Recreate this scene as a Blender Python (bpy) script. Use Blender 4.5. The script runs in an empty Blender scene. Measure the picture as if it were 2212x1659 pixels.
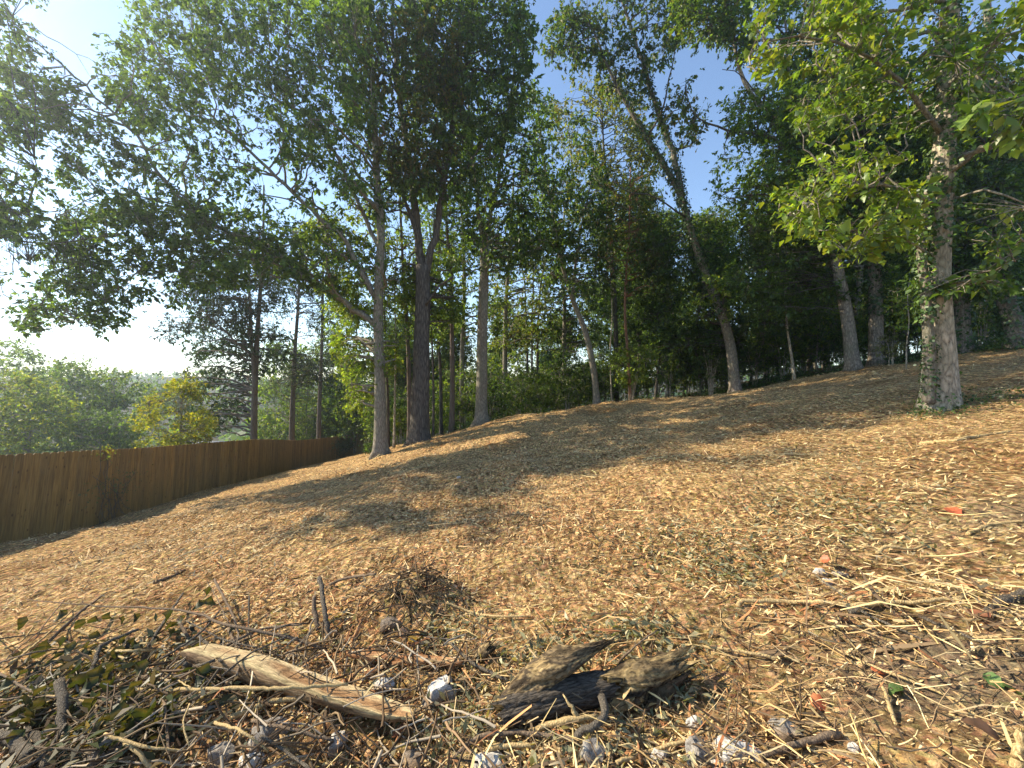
import bpy, bmesh, math
import numpy as np
from mathutils import Matrix, Vector

rng = np.random.default_rng(11)
scene = bpy.context.scene
COL = scene.collection

# ------------------------------------------------------------------ camera, sky, sun, exposure
EYE = 1.6
FPX, CX, CY = 831.0, 1106.0, 829.5          # focal length and centre on a 2212 x 1659 picture
cam = bpy.data.cameras.new('camera')
cam.sensor_width = 36.0
cam.lens = FPX / 2212.0 * 36.0
cam.clip_start = 0.05
cam.clip_end = 3000
camo = bpy.data.objects.new('camera', cam)
COL.objects.link(camo)
camo.location = (0, 0, EYE)
camo.rotation_euler = (math.radians(90), 0, 0)
scene.camera = camo

SUN_AZ = math.radians(-74)                  # measured from the view direction (+Y), negative = left
SUN_EL = math.radians(33)
world = bpy.data.worlds.new('World')
scene.world = world
world.use_nodes = True
wn = world.node_tree
sky = wn.nodes.new('ShaderNodeTexSky')
sky.sky_type = 'NISHITA'
sky.sun_disc = False
sky.sun_elevation = SUN_EL
sky.sun_rotation = SUN_AZ
sky.altitude = 200
sky.air_density = 1.0
sky.dust_density = 0.15
sky.ozone_density = 1.3
bg = wn.nodes['Background']
bg.inputs['Strength'].default_value = 0.14
wn.links.new(sky.outputs[0], bg.inputs['Color'])

sun = bpy.data.lights.new('sun', 'SUN')
sun.energy = 5.0
sun.angle = math.radians(0.53)
sun.color = (1.0, 0.88, 0.67)
suno = bpy.data.objects.new('sun', sun)
COL.objects.link(suno)
sd = Vector((math.sin(SUN_AZ) * math.cos(SUN_EL), math.cos(SUN_AZ) * math.cos(SUN_EL), math.sin(SUN_EL)))
suno.rotation_euler = sd.to_track_quat('Z', 'Y').to_euler()

scene.view_settings.view_transform = 'Standard'
scene.view_settings.look = 'None'
scene.view_settings.gamma = 1
scene.view_settings.exposure = 1.08
scene.render.engine = 'CYCLES'
cy = scene.cycles
cy.max_bounces = 5
cy.diffuse_bounces = 3
cy.glossy_bounces = 2
cy.transmission_bounces = 3
cy.transparent_max_bounces = 4
cy.volume_bounces = 0
cy.use_denoising = True
cy.use_adaptive_sampling = True
cy.adaptive_threshold = 0.02

# ------------------------------------------------------------------ numeric helpers
def nrm(v):
    return v / np.maximum(np.linalg.norm(v, axis=-1, keepdims=True), 1e-9)

def hash2(ix, iy, s):
    h = (ix * 374761393 + iy * 668265263 + s * 974634777) & 0xffffffff
    h = ((h ^ (h >> 13)) * 1274126177) & 0xffffffff
    return ((h ^ (h >> 16)) & 0xffffff) / float(0xffffff)

def vnoise(x, y, s=0):
    x = np.asarray(x, float); y = np.asarray(y, float)
    ix = np.floor(x).astype(np.int64); iy = np.floor(y).astype(np.int64)
    fx = x - ix; fy = y - iy
    fx = fx * fx * (3 - 2 * fx); fy = fy * fy * (3 - 2 * fy)
    a = hash2(ix, iy, s); b = hash2(ix + 1, iy, s); c = hash2(ix, iy + 1, s); d = hash2(ix + 1, iy + 1, s)
    return (a * (1 - fx) + b * fx) * (1 - fy) + (c * (1 - fx) + d * fx) * fy - 0.5

def fbm(x, y, s=0, o=4):
    r = 0; a = 1.0
    for k in range(o):
        r = r + a * vnoise(np.asarray(x) * 2 ** k, np.asarray(y) * 2 ** k, s + k * 7)
        a *= 0.5
    return r

def PX(px, py, D):
    return np.array([(px - CX) / FPX * D, D, EYE - (py - CY) / FPX * D])

def inside(poly, x, y):
    r = np.zeros(np.shape(x), bool)
    n = len(poly)
    for i in range(n):
        x0, y0 = poly[i]; x1, y1 = poly[(i + 1) % n]
        if y0 == y1: continue
        c = ((y0 > y) != (y1 > y)) & (x < (x1 - x0) * (y - y0) / (y1 - y0) + x0)
        r ^= c
    return r

# ------------------------------------------------------------------ terrain heights
FENCE = [(-470, 1330, 5.6), (0, 1186, 7.73), (201, 1138, 9.5), (312, 1103, 11.55), (446, 1060, 15.2),
         (558, 1034, 18.5), (651, 1010, 26.5), (737, 989, 33.0), (792, 974, 40.0)]
ctrl = [PX(*p) for p in FENCE]
ctrl[0] = np.array([-10.25, 2.6, -1.12])
for p in [(822, 988, 13), (905, 955, 14), (1040, 918, 17), (1290, 875, 20), (1362, 871, 19.5), (1590, 849, 17),
          (1845, 797, 14), (1894, 787, 14.5), (2031, 872, 6.5), (2199, 752, 12), (2212, 762, 11.4)]:
    ctrl.append(PX(*p))
ctrl += [np.array(p, float) for p in [
    (0, 0, 0), (0, -6, 0), (-8, -6, -1.3), (8, -6, 1.3), (0, 3, 0), (3, 3, .47), (-3, 3, -.48), (2, 8, .34), (-5, 7.5, -.8),
    (25, 12, 4.0), (25, 25, 3.4), (14, 28, 1.0), (2, 30, -1.6), (0, 45, -4.5), (-5, 26, -2.9), (-22, 30, -7.5), (-22, 10, -4.0),
    (-24, 20, -6.0), (-28, -6, -4.6), (28, -6, 4.8), (20, 46, .5), (-24, 46, -9), (-46, 20, -9), (46, 20, 6.5)]]
ctrl = np.array(ctrl)

def tps_k(r2):
    return 0.5 * r2 * np.log(r2 + 1e-9)
_n = len(ctrl)
_d2 = ((ctrl[:, None, :2] - ctrl[None, :, :2]) ** 2).sum(-1)
_A = np.zeros((_n + 3, _n + 3))
_A[:_n, :_n] = tps_k(_d2) + np.eye(_n) * 0.6
_A[:_n, _n] = 1; _A[:_n, _n + 1:] = ctrl[:, :2]
_A[_n, :_n] = 1; _A[_n + 1:, :_n] = ctrl[:, :2].T
_w = np.linalg.solve(_A, np.concatenate([ctrl[:, 2], [0, 0, 0]]))

def terrain(x, y, rough=True):
    x = np.atleast_1d(np.asarray(x, float)); y = np.atleast_1d(np.asarray(y, float))
    r = np.hypot(x, y)
    k = np.minimum(1, 44 / np.maximum(r, 1e-6))
    cx, cyy = x * k, y * k
    z = np.full(x.shape, _w[_n]) + _w[_n + 1] * cx + _w[_n + 2] * cyy
    for i in range(_n):
        z = z + _w[i] * tps_k((cx - ctrl[i, 0]) ** 2 + (cyy - ctrl[i, 1]) ** 2)
    t = np.clip((r - 40) / 90, 0, 1); t = t * t * (3 - 2 * t)
    az = np.arctan2(x, np.maximum(y, -1e9))
    ridge = np.exp(-((r - 270) / 90) ** 2)
    far = -11 + (15.5 + 10 * np.clip(az, -.2, 1.2)) * ridge + 6 * fbm(x / 90, y / 90, 5, 3) + np.clip(r - 320, 0, 200) * .02
    z = z * (1 - t) + far * t
    if rough:
        f = np.clip(1.6 - r / 30, 0, 1)
        z = z + f * (0.20 * fbm(x / 2.2, y / 1.8, 21, 3) + 0.10 * fbm(x / .6, y / .5, 33, 3) * (1 + 1.2 * vnoise(x / 3.0, y / 3.0, 77)))
        z = z + 0.22 * np.exp(-(((x + .83) / .34) ** 2 + ((y - 3.05) / .22) ** 2))      # brush heap
        z = z + 0.10 * np.exp(-(((x + 1.75) / 1.0) ** 2 + ((y - 1.95) / .55) ** 2))     # brush pile, left front
    return z

def ground_hit(px, py):
    d = (PX(px, py, 1.0) - np.array([0, 0, EYE]))
    D = np.linspace(0.8, 45, 1400)
    z = EYE + d[2] * D
    g = terrain(d[0] * D, D)
    k = np.argmax(g >= z)
    if not (g >= z).any(): k = -1
    return np.array([d[0] * D[k], D[k], g[k]])

EDGE = [(835, 15.4), (905, 15.2), (975, 17.6), (1040, 18.2), (1180, 20.2), (1290, 21), (1450, 19.6), (1590, 18), (1720, 16.6),
        (1845, 15), (1950, 13.9), (2082, 12.9), (2212, 11.8)]
FIELD = [(p[0], p[1]) for p in ctrl[:9, :2]] + [((px - CX) / FPX * D, D) for px, D in EDGE] + [(21, 11), (24, -14), (-9.6, -14)]
EDGEXY = np.array([((px - CX) / FPX * D, D) for px, D in EDGE] + [(21, 11)])

# ------------------------------------------------------------------ materials
def mat(name):
    m = bpy.data.materials.new(name); m.use_nodes = True
    nt = m.node_tree; nt.nodes.clear()
    out = nt.nodes.new('ShaderNodeOutputMaterial')
    return m, nt, out

def nd(nt, t, **kw):
    n = nt.nodes.new(t)
    for k, v in kw.items():
        if k in n.inputs: n.inputs[k].default_value = v
        else: setattr(n, k, v)
    return n

def ramp(nt, stops):
    r = nt.nodes.new('ShaderNodeValToRGB')
    e = r.color_ramp.elements
    while len(e) < len(stops): e.new(0.5)
    for q, (p, c) in zip(e, stops):
        q.position = p; q.color = (*c, 1)
    return r

def principled(nt, out, rough=.8, spec=.2):
    b = nt.nodes.new('ShaderNodeBsdfPrincipled')
    b.inputs['Roughness'].default_value = rough
    b.inputs['Specular IOR Level'].default_value = spec
    nt.links.new(b.outputs[0], out.inputs['Surface'])
    return b

def attr_mat(name, rough=.85, spec=.15, grain=None):
    m, nt, out = mat(name)
    b = principled(nt, out, rough, spec)
    a = nd(nt, 'ShaderNodeVertexColor', layer_name='Col')
    if grain:
        tc = nd(nt, 'ShaderNodeTexCoord')
        mp = nd(nt, 'ShaderNodeMapping'); mp.inputs['Scale'].default_value = grain
        nt.links.new(tc.outputs['Object'], mp.inputs[0])
        n = nd(nt, 'ShaderNodeTexNoise', Scale=1.0, Detail=9.0, Roughness=.68, Distortion=.35)
        nt.links.new(mp.outputs[0], n.inputs['Vector'])
        r = ramp(nt, [(.34, (.32, .30, .28)), (.66, (1.25, 1.25, 1.25))])
        nt.links.new(n.outputs[0], r.inputs[0])
        mx = nd(nt, 'ShaderNodeMixRGB', blend_type='MULTIPLY'); mx.inputs[0].default_value = 1
        nt.links.new(a.outputs[0], mx.inputs[1]); nt.links.new(r.outputs[0], mx.inputs[2])
        nt.links.new(mx.outputs[0], b.inputs['Base Color'])
        bp = nd(nt, 'ShaderNodeBump', Strength=.9, Distance=.012)
        nt.links.new(n.outputs[0], bp.inputs['Height']); nt.links.new(bp.outputs[0], b.inputs['Normal'])
    else:
        nt.links.new(a.outputs[0], b.inputs['Base Color'])
    return m

def leaf_mat(name, trans=.52, gloss=.025, rough=.5):
    m, nt, out = mat(name)
    a = nd(nt, 'ShaderNodeVertexColor', layer_name='Col')
    d = nd(nt, 'ShaderNodeBsdfDiffuse')
    nt.links.new(a.outputs[0], d.inputs[0])
    tcol = nd(nt, 'ShaderNodeMixRGB', blend_type='MULTIPLY'); tcol.inputs[0].default_value = 1
    tcol.inputs[2].default_value = (1.9, 1.75, .55, 1)
    nt.links.new(a.outputs[0], tcol.inputs[1])
    t = nd(nt, 'ShaderNodeBsdfTranslucent'); nt.links.new(tcol.outputs[0], t.inputs[0])
    mx = nd(nt, 'ShaderNodeMixShader'); mx.inputs[0].default_value = trans
    nt.links.new(d.outputs[0], mx.inputs[1]); nt.links.new(t.outputs[0], mx.inputs[2])
    g = nd(nt, 'ShaderNodeBsdfGlossy', Roughness=rough)
    g.inputs[0].default_value = (1, 1, 1, 1)
    m2 = nd(nt, 'ShaderNodeMixShader'); m2.inputs[0].default_value = gloss
    nt.links.new(mx.outputs[0], m2.inputs[1]); nt.links.new(g.outputs[0], m2.inputs[2])
    nt.links.new(m2.outputs[0], out.inputs['Surface'])
    return m

def bark_mat(name, dark, light, sxy=22, sz=5, bump=.6, moss=None):
    m, nt, out = mat(name)
    b = principled(nt, out, .9, .1)
    tc = nd(nt, 'ShaderNodeTexCoord')
    mp = nd(nt, 'ShaderNodeMapping'); mp.inputs['Scale'].default_value = (sxy, sxy, sz)
    nt.links.new(tc.outputs['Object'], mp.inputs[0])
    n0 = nd(nt, 'ShaderNodeTexNoise', Scale=.6, Detail=3.0)
    nt.links.new(mp.outputs[0], n0.inputs['Vector'])
    ad = nd(nt, 'ShaderNodeMixRGB', blend_type='ADD'); ad.inputs[0].default_value = .8
    nt.links.new(mp.outputs[0], ad.inputs[1]); nt.links.new(n0.outputs['Color'], ad.inputs[2])
    v = nd(nt, 'ShaderNodeTexVoronoi', feature='DISTANCE_TO_EDGE', Scale=.9)
    nt.links.new(ad.outputs[0], v.inputs['Vector'])
    n1 = nd(nt, 'ShaderNodeTexNoise', Scale=2.5, Detail=6.0, Roughness=.7)
    nt.links.new(mp.outputs[0], n1.inputs['Vector'])
    mm = nd(nt, 'ShaderNodeMath', operation='MULTIPLY_ADD'); mm.inputs[1].default_value = 1.1
    nt.links.new(v.outputs['Distance'], mm.inputs[0]); nt.links.new(n1.outputs[0], mm.inputs[2])
    r = ramp(nt, [(.38, dark), (.62, tuple((a + c) * .5 for a, c in zip(dark, light))), (.95, light)])
    nt.links.new(mm.outputs[0], r.inputs[0])
    n2 = nd(nt, 'ShaderNodeTexNoise', Scale=2.2, Detail=3.0)
    nt.links.new(tc.outputs['Object'], n2.inputs['Vector'])
    r2 = ramp(nt, [(.42, (0, 0, 0)), (.68, (1, 1, 1))])
    nt.links.new(n2.outputs[0], r2.inputs[0])
    mx = nd(nt, 'ShaderNodeMixRGB', blend_type='MIX')
    sc = nd(nt, 'ShaderNodeMath', operation='MULTIPLY'); sc.inputs[1].default_value = .45
    nt.links.new(r2.outputs[0], sc.inputs[0]); nt.links.new(sc.outputs[0], mx.inputs[0])
    nt.links.new(r.outputs[0], mx.inputs[1])
    mx.inputs[2].default_value = (*(moss or tuple(c * .75 for c in light)), 1)
    nt.links.new(mx.outputs[0], b.inputs['Base Color'])
    bp = nd(nt, 'ShaderNodeBump', Strength=bump, Distance=.03)
    nt.links.new(mm.outputs[0], bp.inputs['Height']); nt.links.new(bp.outputs[0], b.inputs['Normal'])
    return m

M = {}
M['chips'] = attr_mat('wood_chip', .8, .2)
M['leaf'] = leaf_mat('leaf')
M['leaf_near'] = leaf_mat('leaf_broad', .5, .035, .45)
M['ivy'] = leaf_mat('ivy_leaf', .25, .035, .45)
M['needle'] = leaf_mat('cedar_spray', .15, .02, .6)
M['wilted'] = leaf_mat('wilted_leaf', .3, .02, .5)
M['dryleaf'] = leaf_mat('dry_leaf', .25, .03, .5)
M['bark_dark'] = bark_mat('bark_dark', (.028, .025, .022), (.17, .15, .13), 16, 3, 1.0)
M['bark_grey'] = bark_mat('bark_grey', (.10, .085, .065), (.34, .30, .24), 20, 5, .5, (.17, .18, .12))
M['bark_pale'] = bark_mat('bark_pale', (.16, .135, .10), (.62, .53, .40), 15, 6, 1.0, (.26, .26, .17))
M['bark_cedar'] = bark_mat('bark_cedar', (.07, .055, .045), (.23, .185, .15), 40, 2, .6)
M['bark_red'] = bark_mat('bark_red', (.12, .06, .035), (.36, .20, .12), 40, 3, .5)
M['bark_ivy'] = bark_mat('bark_ivy', (.085, .07, .055), (.36, .31, .25), 15, 6, .9, (.16, .17, .11))
M['stick_grey'] = bark_mat('stick_grey', (.06, .05, .04), (.32, .27, .21), 90, 30, .9)
M['stick_tan'] = bark_mat('stick_tan', (.24, .16, .07), (.62, .46, .23), 90, 25, .4)
M['stick_brown'] = bark_mat('stick_brown', (.07, .05, .035), (.26, .19, .13), 70, 20, .4)
M['log_bark'] = bark_mat('log_bark', (.03, .024, .018), (.22, .185, .15), 60, 16, 1.0)
M['rotten'] = attr_mat('rotten_wood', .95, .05, (60, 60, 26))
M['splitwood'] = attr_mat('split_wood', .75, .15, (95, 95, 13))

def rock_mat(name, a, c, d):
    m, nt, out = mat(name)
    b = principled(nt, out, .85, .25)
    tc = nd(nt, 'ShaderNodeTexCoord')
    n = nd(nt, 'ShaderNodeTexNoise', Scale=30.0, Detail=8.0, Roughness=.75)
    nt.links.new(tc.outputs['Object'], n.inputs['Vector'])
    r = ramp(nt, [(.36, d), (.5, c), (.62, a)])
    nt.links.new(n.outputs[0], r.inputs[0])
    n3 = nd(nt, 'ShaderNodeTexNoise', Scale=5.0, Detail=4.0)
    nt.links.new(tc.outputs['Object'], n3.inputs['Vector'])
    r3 = ramp(nt, [(.44, (0, 0, 0)), (.62, (.85, .85, .85))]); nt.links.new(n3.outputs[0], r3.inputs[0])
    mx = nd(nt, 'ShaderNodeMixRGB'); mx.inputs[2].default_value = (.24, .15, .08, 1)
    nt.links.new(r3.outputs[0], mx.inputs[0]); nt.links.new(r.outputs[0], mx.inputs[1])
    nt.links.new(mx.outputs[0], b.inputs['Base Color'])
    bp = nd(nt, 'ShaderNodeBump', Strength=1.0, Distance=.018)
    nt.links.new(n.outputs[0], bp.inputs['Height']); nt.links.new(bp.outputs[0], b.inputs['Normal'])
    return m
M['rock_white'] = rock_mat('limestone_white', (.82, .79, .72), (.66, .63, .58), (.34, .31, .27))
M['rock_grey'] = rock_mat('limestone_grey', (.50, .46, .40), (.33, .30, .26), (.15, .13, .11))
M['rock_brown'] = rock_mat('stone_brown', (.36, .29, .22), (.24, .19, .14), (.12, .09, .07))

def fence_mat():
    m, nt, out = mat('fence_stain')
    b = principled(nt, out, .75, .2)
    tc = nd(nt, 'ShaderNodeTexCoord'); oi = nd(nt, 'ShaderNodeObjectInfo')
    mul = nd(nt, 'ShaderNodeMath', operation='MULTIPLY'); mul.inputs[1].default_value = 57.0
    nt.links.new(oi.outputs['Random'], mul.inputs[0])
    cmb = nd(nt, 'ShaderNodeCombineXYZ'); nt.links.new(mul.outputs[0], cmb.inputs[0]); nt.links.new(mul.outputs[0], cmb.inputs[2])
    va = nd(nt, 'ShaderNodeVectorMath', operation='ADD')
    nt.links.new(tc.outputs['Object'], va.inputs[0]); nt.links.new(cmb.outputs[0], va.inputs[1])
    mp = nd(nt, 'ShaderNodeMapping'); mp.inputs['Scale'].default_value = (40, 40, 2.2)
    nt.links.new(va.outputs[0], mp.inputs[0])
    n = nd(nt, 'ShaderNodeTexNoise', Scale=1.0, Detail=5.0, Distortion=.6); nt.links.new(mp.outputs[0], n.inputs['Vector'])
    r = ramp(nt, [(.3, (.17, .10, .030)), (.55, (.31, .19, .06)), (.8, (.42, .275, .10))])
    nt.links.new(n.outputs[0], r.inputs[0])
    mpk = nd(nt, 'ShaderNodeMapping'); mpk.inputs['Scale'].default_value = (9, 9, 4.2); nt.links.new(va.outputs[0], mpk.inputs[0])
    v = nd(nt, 'ShaderNodeTexVoronoi', Scale=1.0); nt.links.new(mpk.outputs[0], v.inputs['Vector'])
    rk = ramp(nt, [(.07, (.30, .22, .2)), (.17, (1, 1, 1))]); nt.links.new(v.outputs['Distance'], rk.inputs[0])
    mk = nd(nt, 'ShaderNodeMixRGB', blend_type='MULTIPLY'); mk.inputs[0].default_value = 1
    nt.links.new(r.outputs[0], mk.inputs[1]); nt.links.new(rk.outputs[0], mk.inputs[2])
    rv = ramp(nt, [(0, (.74, .74, .74)), (.5, (.95, .93, .88)), (1, (1.2, 1.16, 1.05))]); nt.links.new(oi.outputs['Random'], rv.inputs[0])
    mv = nd(nt, 'ShaderNodeMixRGB', blend_type='MULTIPLY'); mv.inputs[0].default_value = 1
    nt.links.new(mk.outputs[0], mv.inputs[1]); nt.links.new(rv.outputs[0], mv.inputs[2])
    nt.links.new(mv.outputs[0], b.inputs['Base Color'])
    bp = nd(nt, 'ShaderNodeBump', Strength=.3, Distance=.004)
    nt.links.new(n.outputs[0], bp.inputs['Height']); nt.links.new(bp.outputs[0], b.inputs['Normal'])
    return m
M['fence'] = fence_mat()

def ground_mat():
    m, nt, out = mat('mulch_ground')
    b = principled(nt, out, .95, .05)
    tc = nd(nt, 'ShaderNodeTexCoord')
    a = nd(nt, 'ShaderNodeVertexColor', layer_name='Col')
    mp = nd(nt, 'ShaderNodeMapping'); mp.inputs['Scale'].default_value = (1, 1.5, 1); mp.inputs['Rotation'].default_value = (0, 0, .3)
    nt.links.new(tc.outputs['Object'], mp.inputs[0])
    n = nd(nt, 'ShaderNodeTexNoise', Scale=20.0, Detail=7.0, Roughness=.8); nt.links.new(mp.outputs[0], n.inputs['Vector'])
    v = nd(nt, 'ShaderNodeTexVoronoi', Scale=30.0); nt.links.new(mp.outputs[0], v.inputs['Vector'])
    r = ramp(nt, [(.34, (.10, .06, .030)), (.45, (.36, .225, .108)), (.56, (.54, .365, .19)), (.70, (.66, .49, .28))])
    nt.links.new(n.outputs[0], r.inputs[0])
    hs = nd(nt, 'ShaderNodeMixRGB', blend_type='OVERLAY'); hs.inputs[0].default_value = .35
    nt.links.new(r.outputs[0], hs.inputs[1]); nt.links.new(v.outputs['Color'], hs.inputs[2])
    bw = nd(nt, 'ShaderNodeMixRGB', blend_type='MIX'); bw.inputs[0].default_value = .55
    nt.links.new(hs.outputs[0], bw.inputs[1]); nt.links.new(r.outputs[0], bw.inputs[2])
    # patches: redder, darker
    n2 = nd(nt, 'ShaderNodeTexNoise', Scale=.55, Detail=5.0); nt.links.new(tc.outputs['Object'], n2.inputs['Vector'])
    r2 = ramp(nt, [(.35, (.78, .70, .62)), (.5, (1, 1, 1)), (.68, (1.12, 1.06, .95))]); nt.links.new(n2.outputs[0], r2.inputs[0])
    mu = nd(nt, 'ShaderNodeMixRGB', blend_type='MULTIPLY'); mu.inputs[0].default_value = 1
    nt.links.new(bw.outputs[0], mu.inputs[1]); nt.links.new(r2.outputs[0], mu.inputs[2])
    # chips: two layers of long cells lying at different angles
    prev = mu
    hts = []
    for rot, sc in ((.35, (34, 13, 20)), (-.75, (15, 40, 20)), (1.25, (26, 10, 16))):
        mpc = nd(nt, 'ShaderNodeMapping'); mpc.inputs['Scale'].default_value = sc; mpc.inputs['Rotation'].default_value = (0, 0, rot)
        nt.links.new(tc.outputs['Object'], mpc.inputs[0])
        dis = nd(nt, 'ShaderNodeMixRGB', blend_type='ADD'); dis.inputs[0].default_value = .9
        nt.links.new(mpc.outputs[0], dis.inputs[1]); nt.links.new(n.outputs['Color'], dis.inputs[2])
        vc = nd(nt, 'ShaderNodeTexVoronoi', Scale=1.0); nt.links.new(dis.outputs[0], vc.inputs['Vector'])
        sp = nd(nt, 'ShaderNodeSeparateColor'); nt.links.new(vc.outputs['Color'], sp.inputs[0])
        rc = ramp(nt, [(0, (.50, .46, .42)), (.45, (.95, .93, .9)), (.8, (1.15, 1.13, 1.05)), (1, (1.45, 1.45, 1.4))]); nt.links.new(sp.outputs[0], rc.inputs[0])
        rd = ramp(nt, [(.35, (1, 1, 1)), (.85, (.52, .48, .44))]); nt.links.new(vc.outputs['Distance'], rd.inputs[0])  # cells darken outward: shadow gaps between chips painted into the colour
        m1 = nd(nt, 'ShaderNodeMixRGB', blend_type='MULTIPLY'); m1.inputs[0].default_value = .8
        nt.links.new(prev.outputs[0], m1.inputs[1]); nt.links.new(rc.outputs[0], m1.inputs[2])
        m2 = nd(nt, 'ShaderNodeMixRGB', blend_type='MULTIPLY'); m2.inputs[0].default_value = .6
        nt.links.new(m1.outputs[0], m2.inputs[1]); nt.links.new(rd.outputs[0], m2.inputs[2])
        prev = m2; hts.append(vc)
    gn = nd(nt, 'ShaderNodeMixRGB', blend_type='MULTIPLY'); gn.inputs[0].default_value = 1; gn.inputs[2].default_value = (1.6, 1.6, 1.6, 1)
    nt.links.new(prev.outputs[0], gn.inputs[1]); mu = gn
    hsv = nd(nt, 'ShaderNodeHueSaturation'); hsv.inputs['Saturation'].default_value = .95; hsv.inputs['Hue'].default_value = .506; hsv.inputs['Value'].default_value = 1.12
    nt.links.new(mu.outputs[0], hsv.inputs['Color']); mu = hsv
    so = nd(nt, 'ShaderNodeAttribute', attribute_name='Soil')
    rs = ramp(nt, [(.35, (.16, .13, .10)), (.6, (.34, .28, .21)), (.8, (.42, .36, .28))]); nt.links.new(n.outputs[0], rs.inputs[0])
    ms = nd(nt, 'ShaderNodeMixRGB'); nt.links.new(so.outputs['Fac'], ms.inputs[0]); nt.links.new(mu.outputs[0], ms.inputs[1]); nt.links.new(rs.outputs[0], ms.inputs[2])
    mu = ms
    # forest floor
    n3 = nd(nt, 'ShaderNodeTexNoise', Scale=9.0, Detail=6.0); nt.links.new(tc.outputs['Object'], n3.inputs['Vector'])
    r3 = ramp(nt, [(.35, (.045, .033, .02)), (.55, (.085, .07, .035)), (.72, (.07, .085, .025))]); nt.links.new(n3.outputs[0], r3.inputs[0])
    mx = nd(nt, 'ShaderNodeMixRGB'); nt.links.new(a.outputs[0], mx.inputs[0])
    nt.links.new(r3.outputs[0], mx.inputs[1]); nt.links.new(mu.outputs[0], mx.inputs[2])
    nt.links.new(mx.outputs[0], b.inputs['Base Color'])
    bp = nd(nt, 'ShaderNodeBump', Strength=1.0, Distance=.08)
    hm = nd(nt, 'ShaderNodeMath', operation='SUBTRACT')
    nt.links.new(n.outputs[0], hm.inputs[0])
    hd = nd(nt, 'ShaderNodeMath', operation='MULTIPLY'); hd.inputs[1].default_value = .35
    nt.links.new(hts[0].outputs['Distance'], hd.inputs[0]); nt.links.new(hd.outputs[0], hm.inputs[1])
    nt.links.new(hm.outputs[0], bp.inputs['Height']); nt.links.new(bp.outputs[0], b.inputs['Normal'])
    return m
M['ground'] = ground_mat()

def plain_mat(name, c, rough=.8, ns=6.0, var=.25):
    m, nt, out = mat(name)
    b = principled(nt, out, rough, .2)
    tc = nd(nt, 'ShaderNodeTexCoord')
    n = nd(nt, 'ShaderNodeTexNoise', Scale=ns, Detail=4.0); nt.links.new(tc.outputs['Object'], n.inputs['Vector'])
    r = ramp(nt, [(.3, tuple(x * (1 - var) for x in c)), (.7, tuple(min(1, x * (1 + var)) for x in c))])
    nt.links.new(n.outputs[0], r.inputs[0]); nt.links.new(r.outputs[0], b.inputs['Base Color'])
    return m
M['roof_grey'] = plain_mat('shingle_grey', (.22, .23, .25))
M['siding'] = plain_mat('siding_pale', (.62, .61, .57), .7, 3, .08)
M['glass'] = plain_mat('window_glass', (.05, .06, .08), .1, 1, .1)
M['trim'] = plain_mat('trim_white', (.75, .75, .73), .6, 3, .05)

# ------------------------------------------------------------------ mesh builders
def mk_mesh(name, V, F, col=None, smooth=False):
    """V (n,3); F list of (m,k) integer arrays"""
    me = bpy.data.meshes.new(name)
    V = np.asarray(V, np.float32)
    F = [np.asarray(f, np.int32) for f in F if len(f)]
    nl = sum(f.size for f in F); nf = sum(len(f) for f in F)
    me.vertices.add(len(V)); me.vertices.foreach_set('co', V.ravel())
    me.loops.add(nl); me.loops.foreach_set('vertex_index', np.concatenate([f.ravel() for f in F]))
    me.polygons.add(nf)
    tot = np.concatenate([np.full(len(f), f.shape[1], np.int32) for f in F])
    me.polygons.foreach_set('loop_start', np.concatenate([[0], np.cumsum(tot)[:-1]]).astype(np.int32))
    me.polygons.foreach_set('loop_total', tot)
    if smooth: me.polygons.foreach_set('use_smooth', np.ones(nf, bool))
    if col is not None:
        at = me.color_attributes.new('Col', 'FLOAT_COLOR', 'POINT')
        c = np.ones((len(V), 4), np.float32); c[:, :3] = col
        at.data.foreach_set('color', c.ravel())
    me.update(calc_edges=True)
    return me

def mk_obj(name, me, m, parent=None, loc=None):
    o = bpy.data.objects.new(name, me)
    COL.objects.link(o)
    if m is not None and not me.materials: me.materials.append(m)
    if loc is not None: o.location = tuple(loc)
    if parent is not None: o.parent = parent
    return o

def empty(name, loc):
    o = bpy.data.objects.new(name, None); COL.objects.link(o)
    o.empty_display_size = .2
    o.location = tuple(loc)
    return o

def tag(o, label, cat, group=None, kind=None):
    if label: o['label'] = label
    if cat: o['category'] = cat
    if group: o['group'] = group
    if kind: o['kind'] = kind
    return o

def resample(pts, K, smooth=True):
    pts = np.asarray(pts, float)
    if smooth and len(pts) > 2:                      # Catmull-Rom
        P = np.vstack([2 * pts[0] - pts[1], pts, 2 * pts[-1] - pts[-2]])
        o = []
        for i in range(1, len(P) - 2):
            t = np.linspace(0, 1, 8, endpoint=False)[:, None]
            p0, p1, p2, p3 = P[i - 1], P[i], P[i + 1], P[i + 2]
            o.append(.5 * (2 * p1 + (p2 - p0) * t + (2 * p0 - 5 * p1 + 4 * p2 - p3) * t ** 2 + (-p0 + 3 * p1 - 3 * p2 + p3) * t ** 3))
        pts = np.vstack(o + [pts[-1:]])
    s = np.concatenate([[0], np.cumsum(np.linalg.norm(np.diff(pts, axis=0), axis=1))])
    u = np.linspace(0, s[-1], K)
    return np.stack([np.interp(u, s, pts[:, k]) for k in range(3)], 1)

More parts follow.
